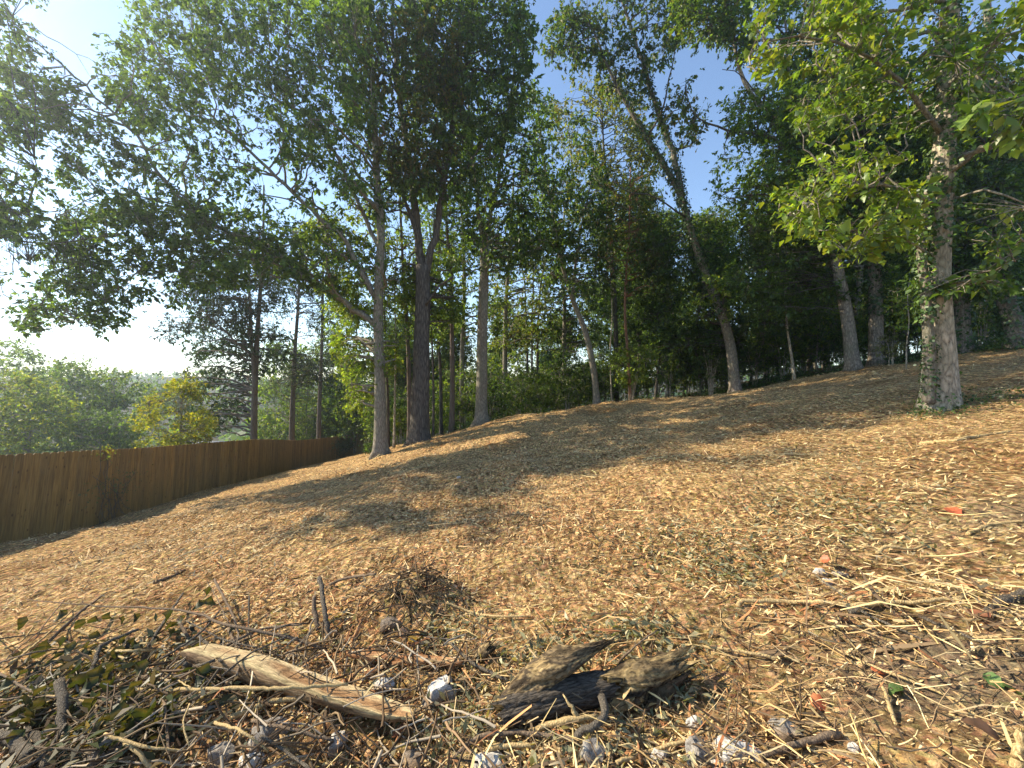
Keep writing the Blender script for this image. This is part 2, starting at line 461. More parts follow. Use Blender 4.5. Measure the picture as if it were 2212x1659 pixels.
class Geo:
    def __init__(self): self.V = []; self.F4 = []; self.F3 = []; self.C = []; self.n = 0
    def add(self, V, F4=None, F3=None, C=None):
        if F4 is not None: self.F4.append(np.asarray(F4) + self.n)
        if F3 is not None: self.F3.append(np.asarray(F3) + self.n)
        self.V.append(V); self.n += len(V)
        if C is not None: self.C.append(np.broadcast_to(C, (len(V), 3)))
    def tubes(self, P, R, sides, C=None, shape=None):
        """P (M,K,3) R (M,K): M tubes at once"""
        P = np.asarray(P, float); R = np.asarray(R, float)
        if P.ndim == 2: P = P[None]; R = R[None]
        m, K = P.shape[:2]
        T = nrm(np.gradient(P, axis=1))
        mean = nrm(P[:, -1] - P[:, 0])
        ref = np.where(np.abs(mean[:, 2:3]) > .8, np.array([[1.0, .13, 0]]), np.array([[0.05, .1, 1.0]]))
        U = nrm(np.cross(T, ref[:, None, :])); W = np.cross(T, U)
        a = np.arange(sides) * 2 * np.pi / sides
        rr = R[:, :, None] * (np.ones((1, 1, sides)) if shape is None else shape)
        V = P[:, :, None, :] + rr[..., None] * (np.cos(a)[None, None, :, None] * U[:, :, None, :] + np.sin(a)[None, None, :, None] * W[:, :, None, :])
        idx = np.arange(m * K * sides).reshape(m, K, sides)
        j = (np.arange(sides) + 1) % sides
        F = np.stack([idx[:, :-1, :], idx[:, :-1][:, :, j], idx[:, 1:][:, :, j], idx[:, 1:, :]], -1).reshape(-1, 4)
        V = V.reshape(-1, 3)
        c = None
        if C is not None:
            C = np.asarray(C, float)
            c = np.repeat(C, K * sides, 0) if C.ndim == 2 and len(C) == m else np.broadcast_to(C, (len(V), 3))
        if sides >= 5 :                              # end caps as fans
            cap = []; extra = []
            base = len(V)
            for e, k in ((0, 0), (1, K - 1)):
                ce = base + e * m + np.arange(m)
                extra.append(P[:, k])
                r0 = idx[:, k, :]; r1 = idx[:, k][:, j]
                t = np.stack([np.repeat(ce[:, None], sides, 1), r1 if k == 0 else r0, r0 if k == 0 else r1], -1)
                cap.append(t.reshape(-1, 3))
            V = np.vstack([V] + extra)
            if c is not None: c = np.vstack([c, c[:1].repeat(2 * m, 0)])
            self.add(V, F, np.vstack(cap), c)
        else:
            self.add(V, F, None, c)
    def leaves(self, pos, ax, nr, L, W, C, cheap=False, fold=.12):
        ax = nrm(ax); b = nrm(np.cross(nr, ax)); n = np.cross(ax, b)
        L = np.asarray(L)[:, None]; W = np.asarray(W)[:, None]
        k = len(pos)
        if cheap:
            V = np.stack([pos, pos + ax * L * .45 + b * W * .5 + n * L * fold, pos + ax * L, pos + ax * L * .45 - b * W * .5 + n * L * fold], 1)
            F = (np.arange(k) * 4)[:, None] + np.array([0, 3, 2, 1])
            self.add(V.reshape(-1, 3), F, None, np.repeat(C, 4, 0))
        else:
            mid = pos + ax * L * .5 + n * L * .02
            V = np.stack([pos, pos + ax * L * .40 + b * W * .5 + n * L * fold, pos + ax * L - n * L * .10, pos + ax * L * .40 - b * W * .5 + n * L * fold, mid], 1)
            t = np.array([[0, 4, 1], [4, 2, 1], [0, 3, 4], [3, 2, 4]])
            F = (np.arange(k) * 5)[:, None, None] + t
            self.add(V.reshape(-1, 3), None, F.reshape(-1, 3), np.repeat(C, 5, 0))
    def mesh(self, name, origin=(0, 0, 0), smooth=False):
        F = []
        if self.F4: F.append(np.vstack(self.F4))
        if self.F3: F.append(np.vstack(self.F3))
        V = np.vstack(self.V) - np.asarray(origin)
        return mk_mesh(name, V, F, np.vstack(self.C) if self.C else None, smooth)

# ------------------------------------------------------------------ ground sheet
def soil(x, y):
    s = np.exp(-(((x - 2.05) / .5) ** 2 + ((y - 1.75) / .24) ** 2)) * 1.1 + .5 * np.exp(-(((x - 3.6) / .9) ** 2 + ((y - 2.9) / .25) ** 2))
    return np.clip(s * (1 + 1.6 * fbm(x / .35, y / .35, 200, 3)), 0, 1) * .6
def build_ground():
    N = 290
    u = np.linspace(-1, 1, N)
    g = 1.2 * np.sinh(6.4 * u)
    X, Y = np.meshgrid(g, g + 3.0, indexing='ij')
    x = X.ravel(); y = Y.ravel()
    z = terrain(x, y)
    idx = np.arange(N * N).reshape(N, N)
    F = np.stack([idx[:-1, :-1], idx[1:, :-1], idx[1:, 1:], idx[:-1, 1:]], -1).reshape(-1, 4)
    jx = x + 1.1 * fbm(x / 1.2, y / 1.2, 90, 3); jy = y + 1.1 * fbm(x / 1.2, y / 1.2, 91, 3)
    f = inside(FIELD, jx, jy).astype(float)
    me = mk_mesh('ground', np.stack([x, y, z], 1), [F], np.repeat(f[:, None], 3, 1), True)
    at = me.attributes.new('Soil', 'FLOAT', 'POINT')
    at.data.foreach_set('value', soil(x, y).astype(np.float32))
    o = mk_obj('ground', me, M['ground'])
    tag(o, 'sloping cleared ground covered in shredded wood mulch', None, None, 'structure')
build_ground()

# ------------------------------------------------------------------ palettes
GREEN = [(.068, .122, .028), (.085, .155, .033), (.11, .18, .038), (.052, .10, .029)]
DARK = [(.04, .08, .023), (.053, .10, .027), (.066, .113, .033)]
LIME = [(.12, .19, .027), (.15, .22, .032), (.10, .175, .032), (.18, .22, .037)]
YELLOW = [(.19, .23, .03), (.23, .24, .03), (.15, .21, .03), (.27, .24, .03)]
OLIVE = [(.09, .10, .03), (.13, .11, .03), (.06, .09, .025)]
CEDAR = [(.035, .06, .035), (.05, .075, .045), (.03, .05, .03), (.075, .075, .05)]

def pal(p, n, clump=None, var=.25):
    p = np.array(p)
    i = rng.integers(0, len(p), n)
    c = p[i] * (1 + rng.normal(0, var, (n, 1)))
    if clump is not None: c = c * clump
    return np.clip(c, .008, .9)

# ------------------------------------------------------------------ trees
class Tree:
    def __init__(self, name, label, bark, group=None, leafm='leaf', cat='tree'):
        self.name, self.label, self.group, self.bark, self.leafm, self.cat = name, label, group, bark, leafm, cat
        self.trunk = Geo(); self.br = Geo(); self.lf = Geo(); self.ivy = Geo()
        self.sk = []; self.base = None; self.extra = []
    def stem(self, pts, r0, r1, sides=12, K=None, flare=0, ridge=.05, main=True, seg=.35):
        pts = np.asarray(pts, float)
        L = np.linalg.norm(np.diff(pts, axis=0), axis=1).sum()
        K = K or int(np.clip(L / seg, 6, 60))
        P = resample(pts, K)
        s = np.linspace(0, 1, K)
        R = r0 + (r1 - r0) * s ** .85
        if len(self.sk) or not flare:
            P[1:-1] += rng.normal(0, min(.03, r0 * .25), (K - 2, 3))
        if flare:
            d = s * L
            R = R * (1 + flare * np.exp(-d / .38))
            if self.base is None: self.base = P[0].copy()
        a = np.arange(sides) * 2 * np.pi / sides
        sh = 1 + ridge * (vnoise(np.outer(np.ones(K), np.arange(sides)) * .9 + 17 * len(self.sk), np.outer(s * L * 1.1, np.ones(sides)), 3) * 2)
        if flare:
            lob = .5 + .5 * np.cos(a * 5 + rng.uniform(0, 6) + .6 * np.sin(a * 2))
            sh = sh * (1 + .75 * flare * np.outer(np.exp(-s * L / .28), lob))
        (self.trunk if main else self.br).tubes(P[None], R[None], sides, None, sh[None])
        self.sk.append(np.column_stack([P, R]))
        if self.base is None: self.base = P[0].copy()
        return P, R
    def pstem(self, pxs, r0, r1, base=None, **kw):
        """pxs: (px,py,D) in the picture frame; base=(px,D) puts the foot on the ground"""
        pts = [PX(*p) for p in pxs]
        if base is not None:
            x = (base[0] - CX) / FPX * base[1]
            z = terrain(x, base[1])[0]
            pts = [np.array([x, base[1], z - .12])] + pts
        return self.stem(pts, r0, r1, **kw)
    def foliage(self, cen, per, rad, size, palette, droop=.5, cheap=True, flat=.7, seeds=.1, twig=.007, wratio=.5, fan=False, bend=.12, skip_twigs=False, spread_leaves=0, bmax=.05):
        cen = np.asarray(cen, float); n = len(cen)
        if n == 0: return
        sk = np.vstack(self.sk)
        ns = max(1, int(n * seeds))
        sid = rng.permutation(n)[:ns]
        S = cen[sid]
        d = np.linalg.norm(S[:, None, :] - sk[None, :, :3], axis=2) + 1.2 * np.maximum(0, sk[None, :, 2] - S[:, None, 2]) + .004 / np.maximum(sk[None, :, 3], .01)
        k = d.argmin(1)
        A = sk[k, :3]; ra = np.minimum(sk[k, 3] * .55, bmax)
        t = np.linspace(0, 1, 7)[None, :, None]
        ln = np.linalg.norm(S - A, axis=1)[:, None, None]
        mid = A[:, None] * .5 + S[:, None] * .5 + np.concatenate([rng.normal(0, .18, (ns, 1, 2)), bend + rng.normal(0, .10, (ns, 1, 1))], 2) * ln
        B = A[:, None] * (1 - t) ** 2 + 2 * mid * t * (1 - t) + S[:, None] * t ** 2
        B[:, 1:-1] += rng.normal(0, .03, (ns, 5, 3)) * np.minimum(ln, 2)
        rb = np.maximum(ra, min(.012, bmax))[:, None] * (1 - .75 * t[:, :, 0]) + .004
        self.br.tubes(B, rb, 4)
        BP = B[:, 2:].reshape(-1, 3)
        # twigs to each clump
        kk = np.empty(n, int)
        for i in range(0, n, 400):
            kk[i:i + 400] = np.linalg.norm(cen[i:i + 400, None, :] - BP[None], axis=2).argmin(1)
        A2 = BP[kk]
        t4 = np.linspace(0, 1, 3)[None, :, None]
        l2 = np.linalg.norm(cen - A2, axis=1)[:, None, None]
        m2 = (A2 + cen)[:, None] * .5 + rng.normal(0, .12, (n, 1, 3)) * l2 + np.array([0, 0, .1]) * l2
        Tw = A2[:, None] * (1 - t4) ** 2 + 2 * m2 * t4 * (1 - t4) + cen[:, None] * t4 ** 2
        if not skip_twigs:
            self.br.tubes(Tw, np.broadcast_to(twig * (1.3 - t4[:, :, 0]), (n, 3)), 3)
        # sprays: every clump carries a few shoot tips, and leaves radiate from each tip
        fine = 1 if spread_leaves else .84
        tips = np.maximum(1, rng.poisson(per / (4.6 if spread_leaves else 3.5), n))
        own = np.repeat(np.arange(n), tips); q = len(own)
        off = rng.normal(0, 1, (q, 3)) * rad * np.array([1, 1, flat]) * .62
        tip = cen[own] + off
        td = nrm(off * .8 + .6 * nrm(cen - A2)[own] * rad + rng.normal(0, .25, (q, 3)) * rad + 1e-6)
        k = 7 if not spread_leaves else 5
        cl = (1 + rng.normal(0, .2, n))[own] * (1 + rng.normal(0, .12, q))
        td = np.repeat(td, k, 0); m = q * k
        ax = nrm(td * .7 + rng.normal(0, .62, (m, 3)) + np.array([0, 0, -droop]))
        back = np.repeat(rng.uniform(0, 1, (q, 1)), k, 0)
        L = size * fine * rng.uniform(.5, 1.3, m) * np.repeat(np.clip(np.exp(rng.normal(0, .28, n)), .55, 1.7)[own], k)
        pos = np.repeat(tip, k, 0) - td * (rng.uniform(0, 1.1, (m, 1)) * size * (1.0 + spread_leaves * 1.6))
        nr = nrm(rng.normal(0, .5, (m, 3)) + np.array([0, 0, 1.0]) + ax * .25)
        self.lf.leaves(pos, ax, nr, L, L * wratio * rng.uniform(.8, 1.2, m), pal(palette, m, np.clip(np.repeat(cl, k)[:, None], .45, 1.7), .14), cheap)
    def region(self, poly, D0, D1, n, per, rad, size, palette, spray=None, gap=.0, **kw):
        poly = np.asarray(poly, float)
        lo, hi = poly.min(0), poly.max(0)
        pts = np.empty((0, 2))
        while len(pts) < n:
            c = rng.uniform(lo, hi, (n * 2, 2))
            c = c[inside([tuple(p) for p in poly], c[:, 0], c[:, 1])]
            # thin out by a large noise so that gaps open between sprays
            if spray is not None:
                ddx = c[:, 0] - spray[0]; ddy = c[:, 1] - spray[1]
                rr = np.hypot(ddx, ddy); aa = np.arctan2(ddx, -ddy)
                f = fbm(aa * 7.5 + D0 * 3, rr / 210 + aa * .6, 62, 3)
            else:
                f = fbm(c[:, 0] / 60 + D0 * 13, c[:, 1] / 48, 61, 3)
            keep = f > rng.uniform(-.45, .25, len(c)) + gap
            pts = np.vstack([pts, c[keep]])
        pts = pts[:n]
        D = rng.uniform(D0, D1, n)
        cen = np.stack([(pts[:, 0] - CX) / FPX * D, D, EYE - (pts[:, 1] - CY) / FPX * D], 1)
        self.foliage(cen, per, rad, size, palette, **kw)
    def blob(self, c, r, n, per, rad, size, palette, **kw):
        v = rng.normal(0, 1, (n, 3)); v = nrm(v) * rng.uniform(.25, 1, (n, 1)) ** .5
        self.foliage(np.asarray(c) + v * np.asarray(r), per, rad, size, palette, **kw)
    def add_ivy(self, si, s0, s1, n, size=.07, palette=DARK, spread=.05, ang=None):
        S = self.sk[si]; K = len(S)
        u = rng.uniform(s0, s1, n) * (K - 1)
        P = np.stack([np.interp(u, np.arange(K), S[:, j]) for j in range(4)], 1)
        a = rng.uniform(0, 2 * np.pi, n) if ang is None else rng.normal(ang[0], ang[1], n)
        T = nrm(S[-1, :3] - S[0, :3])
        U = nrm(np.cross(T, [0.1, 1, .1])); W = np.cross(T, U)
        o = np.cos(a)[:, None] * U + np.sin(a)[:, None] * W
        pos = P[:, :3] + o * (P[:, 3:4] + np.abs(rng.normal(.01, spread, (n, 1))))
        ax = nrm(o * .3 + rng.normal(0, .4, (n, 3)) + np.array([0, 0, -.8]))
        nr = nrm(o + rng.normal(0, .35, (n, 3)) + np.array([0, 0, .3]))
        L = size * rng.uniform(.6, 1.3, n)
        self.ivy.leaves(pos, ax, nr, L, L * .85, pal(palette, n), True)
    def done(self, group=None):
        root = empty(self.name, self.base)
        tag(root, self.label, self.cat, group or self.group)
        parts = []
        if self.trunk.n: parts.append(mk_obj('trunk', self.trunk.mesh('trunk', self.base, True), M[self.bark], root))
        if self.br.n: parts.append(mk_obj('branches', self.br.mesh('branches', self.base, True), M['bark_grey' if self.bark == 'bark_pale' and self.base[1] < 8 else 'bark_dark' if self.bark in ('bark_pale', 'bark_ivy') else self.bark], root))
        if self.lf.n: parts.append(mk_obj('crown', self.lf.mesh('crown', self.base), M[self.leafm], root))
        if self.ivy.n: parts.append(mk_obj('ivy', self.ivy.mesh('ivy', self.base), M['ivy'], root))
        for nm, g, m in self.extra: mk_obj(nm, g.mesh(nm, self.base, True), M[m], root)
        self.root = root
        return root

def clone(root, loc, rz=0, s=1.0, label=None, group=None):
    r = root.copy(); COL.objects.link(r)
    r.location = tuple(loc); r.rotation_euler = (0, 0, rz); r.scale = (s,) * 3 if np.isscalar(s) else tuple(s)
    if label: r['label'] = label
    if group: r['group'] = group
    for ch in root.children:
        c = ch.copy(); COL.objects.link(c); c.parent = r
        c.matrix_parent_inverse = ch.matrix_parent_inverse.copy()
    return r



# ------------------------------------------------------------------ hero trees of the wood's edge
def hero_trees():
    # grey trunk nearest the fence's far end, with long limbs reaching left
    t = Tree('shade_tree', 'grey trunk by the far fence end with long limbs arching left over the fence', 'bark_grey')
    t.pstem([(821, 900, 13), (820, 800, 13), (817, 700, 13), (819, 600, 13), (823, 500, 13), (815, 400, 13.1), (808, 250, 13.2), (800, 120, 13.3), (790, -20, 13.4), (785, -160, 13.5)],
            .215, .035, base=(822, 13), sides=16, flare=.6)
    limb_a = t.pstem([(816, 712, 13), (794, 688, 13), (709, 630, 12.8), (585, 541, 12.5), (496, 501, 12.2), (436, 466, 12), (347, 382, 11.7), (298, 300, 11.5), (223, 223, 11.3), (99, 109, 11), (10, 30, 10.8)], .105, .012, sides=8, main=False)
    t.pstem([(818, 650, 13), (789, 606, 13), (744, 516, 12.8), (694, 476, 12.7), (615, 397, 12.5), (496, 288, 12.3), (400, 190, 12.2), (330, 90, 12.1)], .10, .012, sides=8, main=False)
    t.pstem([(821, 540, 13), (765, 420, 13.2), (700, 280, 13.4), (660, 245, 13.5), (590, 215, 13.5), (480, 160, 13.5), (420, 80, 13.5)], .075, .012, sides=8, main=False)
    t.pstem([(496, 501, 12.2), (430, 520, 11.8), (330, 560, 11.5), (240, 640, 11.2), (170, 690, 11)], .035, .008, sides=6, main=False)
    t.pstem([(436, 466, 12), (330, 430, 11.6), (220, 420, 11.3), (120, 470, 11)], .03, .008, sides=6, main=False)
    kw = dict(droop=.55)
    t.region([(0, 20), (60, 60), (150, 170), (260, 290), (420, 440), (480, 520), (380, 540), (200, 470), (90, 330), (0, 250)], 10.6, 12, 460, 11, .28, .15, GREEN, **kw)
    t.region([(310, -30), (255, 60), (215, 150), (225, 230), (330, 330), (480, 470), (620, 560), (720, 640), (800, 560), (820, 300), (800, -30)], 10.6, 14.2, 1600, 13, .32, .15, GREEN, spray=(830, 720), **kw)
    t.region([(140, 440), (420, 430), (620, 545), (720, 640), (600, 600), (470, 620), (430, 690), (330, 640), (240, 715), (150, 690), (30, 725), (70, 640), (110, 540)], 10.6, 12.8, 850, 13, .30, .15, GREEN, spray=(830, 700), **kw)
    t.region([(640, 480), (820, 430), (870, 560), (860, 800), (760, 900), (720, 760), (690, 640)], 12.8, 15.5, 800, 12, .28, .135, LIME, **kw)
    t.add_ivy(0, .18, .5, 500, .07, GREEN, .05)
    t.done()

    # thick dark furrowed trunk forking high
    t = Tree('oak_tree', 'thick dark furrowed trunk forking high in the middle of the wood edge', 'bark_dark')
    t.pstem([(906, 900, 14), (910, 800, 14), (912, 700, 14), (914, 640, 14), (913, 575, 14)], .35, .25, base=(905, 14), sides=22, flare=.35, ridge=.10, seg=.22)
    t.pstem([(911, 600, 14), (905, 520, 14.1), (895, 430, 14.1), (880, 330, 14.2), (862, 200, 14.3), (850, 60, 14.4), (845, -120, 14.6)], .17, .03, sides=12)
    t.pstem([(916, 600, 14), (932, 550, 14), (948, 470, 13.9), (968, 350, 13.8), (980, 220, 13.7), (992, 90, 13.7), (1002, -100, 13.6)], .15, .03, sides=12)
    t.pstem([(908, 530, 14), (870, 420, 13.8), (820, 330, 13.6), (760, 230, 13.4), (700, 100, 13.2)], .09, .015, sides=8, main=False)
    t.pstem([(955, 440, 13.9), (1000, 370, 13.6), (1050, 300, 13.3), (1100, 230, 13.1)], .06, .012, sides=6, main=False)
    t.pstem([(920, 660, 13.8), (945, 622, 13.5), (966, 608, 13.3), (978, 598, 13.2)], .05, .03, sides=7, main=False)
    t.region([(720, -40), (1130, -40), (1150, 60), (1140, 150), (1150, 200), (1090, 300), (1060, 400), (1000, 450), (900, 420), (810, 480), (770, 400), (740, 200)], 12.4, 16, 1750, 14, .34, .16, GREEN + DARK, droop=.8, spray=(915, 640))
    t.region([(760, 40), (900, 0), (1000, 40), (1000, 330), (900, 420), (800, 330)], 12.2, 13.2, 300, 12, .3, .15, OLIVE, droop=.8)
    t.region([(860, 560), (1000, 540), (990, 700), (940, 760), (860, 700)], 14, 18, 380, 12, .3, .14, LIME + GREEN)
    t.done()

    t = Tree('oak_tree', 'straight grey-brown trunk with flared foot right of the thick dark trunk', 'bark_grey')
    t.pstem([(1040, 870, 17), (1041, 780, 17), (1043, 680, 17), (1046, 600, 17), (1047, 535, 17)], .265, .19, base=(1040, 17), sides=16, flare=.6)
    t.pstem([(1046, 550, 17), (1036, 470, 17), (1026, 380, 17.1), (1015, 250, 17.2), (1004, 90, 17.3)], .12, .025, sides=10)
    t.pstem([(1047, 550, 17), (1058, 470, 16.9), (1076, 390, 16.8), (1092, 290, 16.7), (1112, 150, 16.6), (1120, 20, 16.5)], .12, .025, sides=10)
    t.region([(980, 240), (1160, 180), (1180, 300), (1200, 450), (1180, 560), (1090, 600), (1010, 560)], 15.5, 18.5, 700, 13, .36, .17, DARK + GREEN, droop=.7, spray=(1046, 620))
    t.done()

    t = Tree('leaning_tree', 'slim trunk leaning left at the mulch edge, dark crown above', 'bark_grey')
    t.pstem([(1283, 806, 20), (1265, 719, 20), (1240, 655, 19.8), (1222, 600, 19.6), (1206, 540, 19.4), (1192, 450, 19.2), (1172, 330, 19), (1162, 230, 18.9)], .19, .03, base=(1290, 20), sides=12, flare=.4)
    t.pstem([(1235, 645, 19.8), (1250, 520, 20), (1275, 400, 20.2), (1290, 300, 20.3)], .09, .02, sides=8, main=False)
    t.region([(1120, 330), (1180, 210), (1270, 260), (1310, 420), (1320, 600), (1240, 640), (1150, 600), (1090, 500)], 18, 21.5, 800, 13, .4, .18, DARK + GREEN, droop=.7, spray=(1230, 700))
    t.done()

    t = Tree('autumn_tree', 'yellow-brown tinged crown between dark crowns below the blue sky gap', 'bark_dark')
    t.pstem([(1330, 700, 25), (1320, 500, 25), (1305, 330, 25), (1300, 220, 25)], .2, .04, base=(1330, 25), sides=8, flare=.3)
    t.region([(1180, 230), (1250, 170), (1310, 160), (1380, 200), (1420, 330), (1430, 520), (1300, 540), (1220, 420)], 23, 26, 900, 12, .5, .2, OLIVE + YELLOW[:2], droop=.5, cheap=True)
    t.done()

    # ivy-clad leaning pair, centre right
    t = Tree('ivy_clad_tree', 'ivy-clad trunk leaning left with a sunlit patch on its bare lower bark', 'bark_ivy')
    t.pstem([(1577, 743, 17), (1558, 674, 17), (1535, 621, 17), (1504, 534, 16.9), (1482, 462, 16.8), (1465, 412, 16.8), (1423, 338, 16.7), (1370, 254, 16.6), (1322, 164, 16.5), (1280, 60, 16.4)], .235, .04, base=(1590, 17), sides=14, flare=.4)
    t.pstem([(1475, 445, 16.8), (1462, 370, 16.9), (1449, 317, 17), (1407, 201, 17), (1370, 79, 17), (1338, -20, 17), (1310, -140, 17)], .15, .03, sides=10)
    t.pstem([(1398, 295, 16.7), (1430, 240, 16.4), (1450, 150, 16.3), (1470, 60, 16.2)], .05, .012, sides=6, main=False)
    t.pstem([(1480, 470, 16.8), (1440, 440, 15.8), (1400, 420, 15.2), (1350, 412, 15), (1310, 370, 14.8)], .045, .012, sides=6, main=False)
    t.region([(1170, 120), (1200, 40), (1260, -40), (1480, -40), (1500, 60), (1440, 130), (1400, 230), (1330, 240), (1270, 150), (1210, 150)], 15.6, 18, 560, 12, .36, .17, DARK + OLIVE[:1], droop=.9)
    t.region([(1400, 230), (1450, 180), (1500, 210), (1530, 300), (1460, 320)], 15.8, 17.2, 60, 9, .3, .17, DARK + OLIVE, droop=.9)
    t.region([(1400, 480), (1560, 500), (1640, 640), (1600, 760), (1440, 780), (1380, 620)], 17.5, 21, 800, 13, .36, .15, DARK + GREEN, droop=.4, bmax=.010)
    t.add_ivy(0, .22, .75, 2600, .10, DARK, .09)
    t.add_ivy(1, .0, .5, 1300, .10, DARK, .08)
    t.region([(1460, 590), (1560, 590), (1620, 640), (1590, 690), (1500, 700)], 14.6, 16, 45, 9, .28, .16, LIME)
    t.done()

    t = Tree('ivy_clad_tree', 'pale trunk with ivy above and a bent limb crossing the sky gap', 'bark_ivy')
    t.pstem([(1832, 700, 14), (1818, 620, 14), (1800, 540, 14), (1770, 450, 14), (1738, 370, 14), (1715, 320, 14), (1690, 270, 14), (1640, 225, 14), (1612, 185, 14), (1590, 120, 14), (1580, 30, 14)], .225, .035, base=(1845, 14), sides=14, flare=.35)
    t.pstem([(1738, 375, 14), (1705, 345, 13.7), (1680, 305, 13.5), (1640, 288, 13.3), (1590, 283, 13.1), (1540, 268, 13), (1505, 255, 12.9), (1490, 230, 12.8), (1480, 190, 12.8)], .085, .012, sides=8, main=False)
    t.pstem([(1725, 340, 14), (1722, 270, 14.2), (1712, 200, 14.3), (1700, 100, 14.4), (1690, -20, 14.5)], .09, .02, sides=8)
    t.pstem([(1660, 240, 14), (1600, 160, 13.6), (1560, 150, 13.5)], .035, .01, sides=6, main=False)
    t.region([(1440, -40), (1640, -40), (1640, 120), (1580, 130), (1560, 90), (1480, 110)], 13, 15, 420, 12, .3, .15, GREEN + OLIVE[:1], droop=.6)
    t.region([(1560, 220), (1640, 180), (1720, 180), (1760, 300), (1740, 400), (1620, 480), (1530, 420), (1560, 340), (1640, 330), (1580, 300)], 12.6, 15, 620, 12, .3, .14, GREEN + LIME[:1], droop=.5)
    t.region([(1600, 420), (1800, 400), (1850, 640), (1640, 700), (1560, 600)], 13.6, 17, 800, 13, .34, .14, DARK + GREEN, droop=.4, bmax=.010)
    t.region([(1450, 180), (1500, 160), (1530, 260), (1480, 300)], 12.6, 13.4, 40, 9, .25, .14, GREEN + OLIVE, droop=.8)
    t.add_ivy(0, .3, .72, 3200, .095, DARK, .10)
    t.done()

    t = Tree('ivy_clad_tree', 'upright dim trunk wrapped in ivy beside the pale ivy-topped trunk', 'bark_ivy')
    t.pstem([(1892, 700, 14.5), (1890, 600, 14.5), (1886, 480, 14.5), (1880, 330, 14.5), (1870, 180, 14.5), (1855, 20, 14.5), (1850, -150, 14.5)], .235, .08, base=(1894, 14.5), sides=14, flare=.3)
    t.add_ivy(0, .12, .95, 5200, .10, DARK, .13)
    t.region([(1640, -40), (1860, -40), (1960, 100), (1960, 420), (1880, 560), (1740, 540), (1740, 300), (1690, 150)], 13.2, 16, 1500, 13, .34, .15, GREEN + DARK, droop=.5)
    t.done()

    # the big near tree on the right
    t = Tree('ivy_clad_tree', 'big pale sunlit trunk standing on the mulch at right, broad leafy branches above', 'bark_pale', leafm='leaf_near')
    t.pstem([(2030, 800, 6.5), (2026, 700, 6.5), (2022, 620, 6.5), (2024, 553, 6.5), (2031, 439, 6.5), (2036, 370, 6.5), (2046, 185, 6.5), (2054, 0, 6.5), (2058, -180, 6.5)], .215, .085, base=(2031, 6.5), sides=44, flare=.40, ridge=.055, seg=.075, K=72)
    # thick vine stem up the trunk's left side
    g = Geo()
    vp = resample([PX(2006, 870, 6.38), PX(2008, 780, 6.36), PX(2004, 700, 6.37), PX(1998, 620, 6.37), PX(1990, 545, 6.4), PX(1994, 470, 6.45), PX(2010, 380, 6.4)], 40)
    vr = np.linspace(.085, .05, 40) * (1 + .1 * vnoise(np.arange(40) * .5, np.zeros(40), 4))
    g.tubes(vp[None], vr[None], 14)
    t.extra.append(('vine_stem', g, 'bark_ivy'))
    t.sk.append(np.column_stack([vp, vr]))
    t.add_ivy(1, .35, 1, 900, .065, DARK + GREEN, .05)
    t.add_ivy(1, 0, .3, 260, .05, DARK, .02)
    t.add_ivy(0, .33, .95, 2600, .07, DARK + GREEN, .06)
    t.add_ivy(0, 0, .05, 160, .05, GREEN, .03)
    t.add_ivy(0, .09, .28, 160, .05, GREEN, .02, (3.6, .5))
    t.pstem([(2030, 450, 6.5), (1980, 420, 6.2), (1900, 400, 5.9), (1820, 420, 5.7), (1740, 440, 5.5)], .035, .008, sides=6, main=False)
    t.pstem([(2026, 560, 6.5), (1960, 520, 6.1), (1900, 500, 5.8), (1850, 510, 5.6)], .025, .006, sides=6, main=False)
    t.pstem([(2040, 300, 6.5), (1950, 180, 6.2), (1830, 100, 5.9), (1700, 80, 5.6), (1630, 110, 5.5)], .045, .008, sides=6, main=False)
    t.pstem([(2046, 185, 6.5), (2100, 150, 5.9), (2170, 190, 5.4), (2230, 230, 5.2)], .035, .008, sides=6, main=False)
    t.pstem([(2036, 420, 6.5), (2060, 430, 6.4), (2120, 410, 5.8), (2155, 415, 5.6), (2190, 432, 5.5), (2228, 445, 5.4)], .022, .012, sides=6, main=False)
    t.pstem([(2034, 650, 6.4), (2090, 610, 6.0), (2150, 570, 5.8), (2200, 540, 5.7)], .016, .005, sides=5, main=False)
    kw = dict(droop=.35, wratio=.62, flat=.45, bend=.05, cheap=False, spread_leaves=1)
    t.region([(1670, 430), (1720, 370), (1800, 310), (1900, 290), (1985, 340), (1990, 530), (1920, 520), (1830, 575), (1760, 510), (1690, 520)], 4.9, 6.3, 210, 8, .20, .105, LIME, gap=.08, **kw)
    t.region([(2070, 400), (2220, 440), (2220, 620), (2090, 590)], 5.2, 6.3, 40, 7, .18, .10, LIME + GREEN, **kw)
    t.region([(1720, 180), (1960, 160), (1980, 290), (1860, 270), (1760, 320), (1700, 260)], 5.6, 7.6, 130, 10, .22, .11, GREEN + LIME, **kw)
    t.region([(1590, 90), (1660, -40), (1900, -40), (1960, 120), (1860, 200), (1760, 160), (1690, 190), (1600, 170)], 5.2, 7, 230, 8, .20, .105, LIME, gap=.05, **kw)
    t.region([(1960, -40), (2240, -40), (2240, 340), (2140, 300), (2080, 220), (1980, 180)], 5, 7.2, 240, 8, .20, .105, LIME + GREEN, gap=.05, **kw)
    t.region([(2070, 250), (2240, 180), (2240, 300), (2150, 330)], 4.8, 5.6, 50, 7, .18, .12, LIME, **kw)
    t.region([(1960, 590), (2070, 580), (2190, 580), (2190, 640), (2080, 640), (1970, 650)], 5.8, 6.6, 34, 6, .16, .11, GREEN, **kw)
    t.region([(1960, 120), (2120, 120), (2120, 300), (1960, 300)], 6.5, 7.6, 110, 10, .22, .10, GREEN + DARK, **kw)
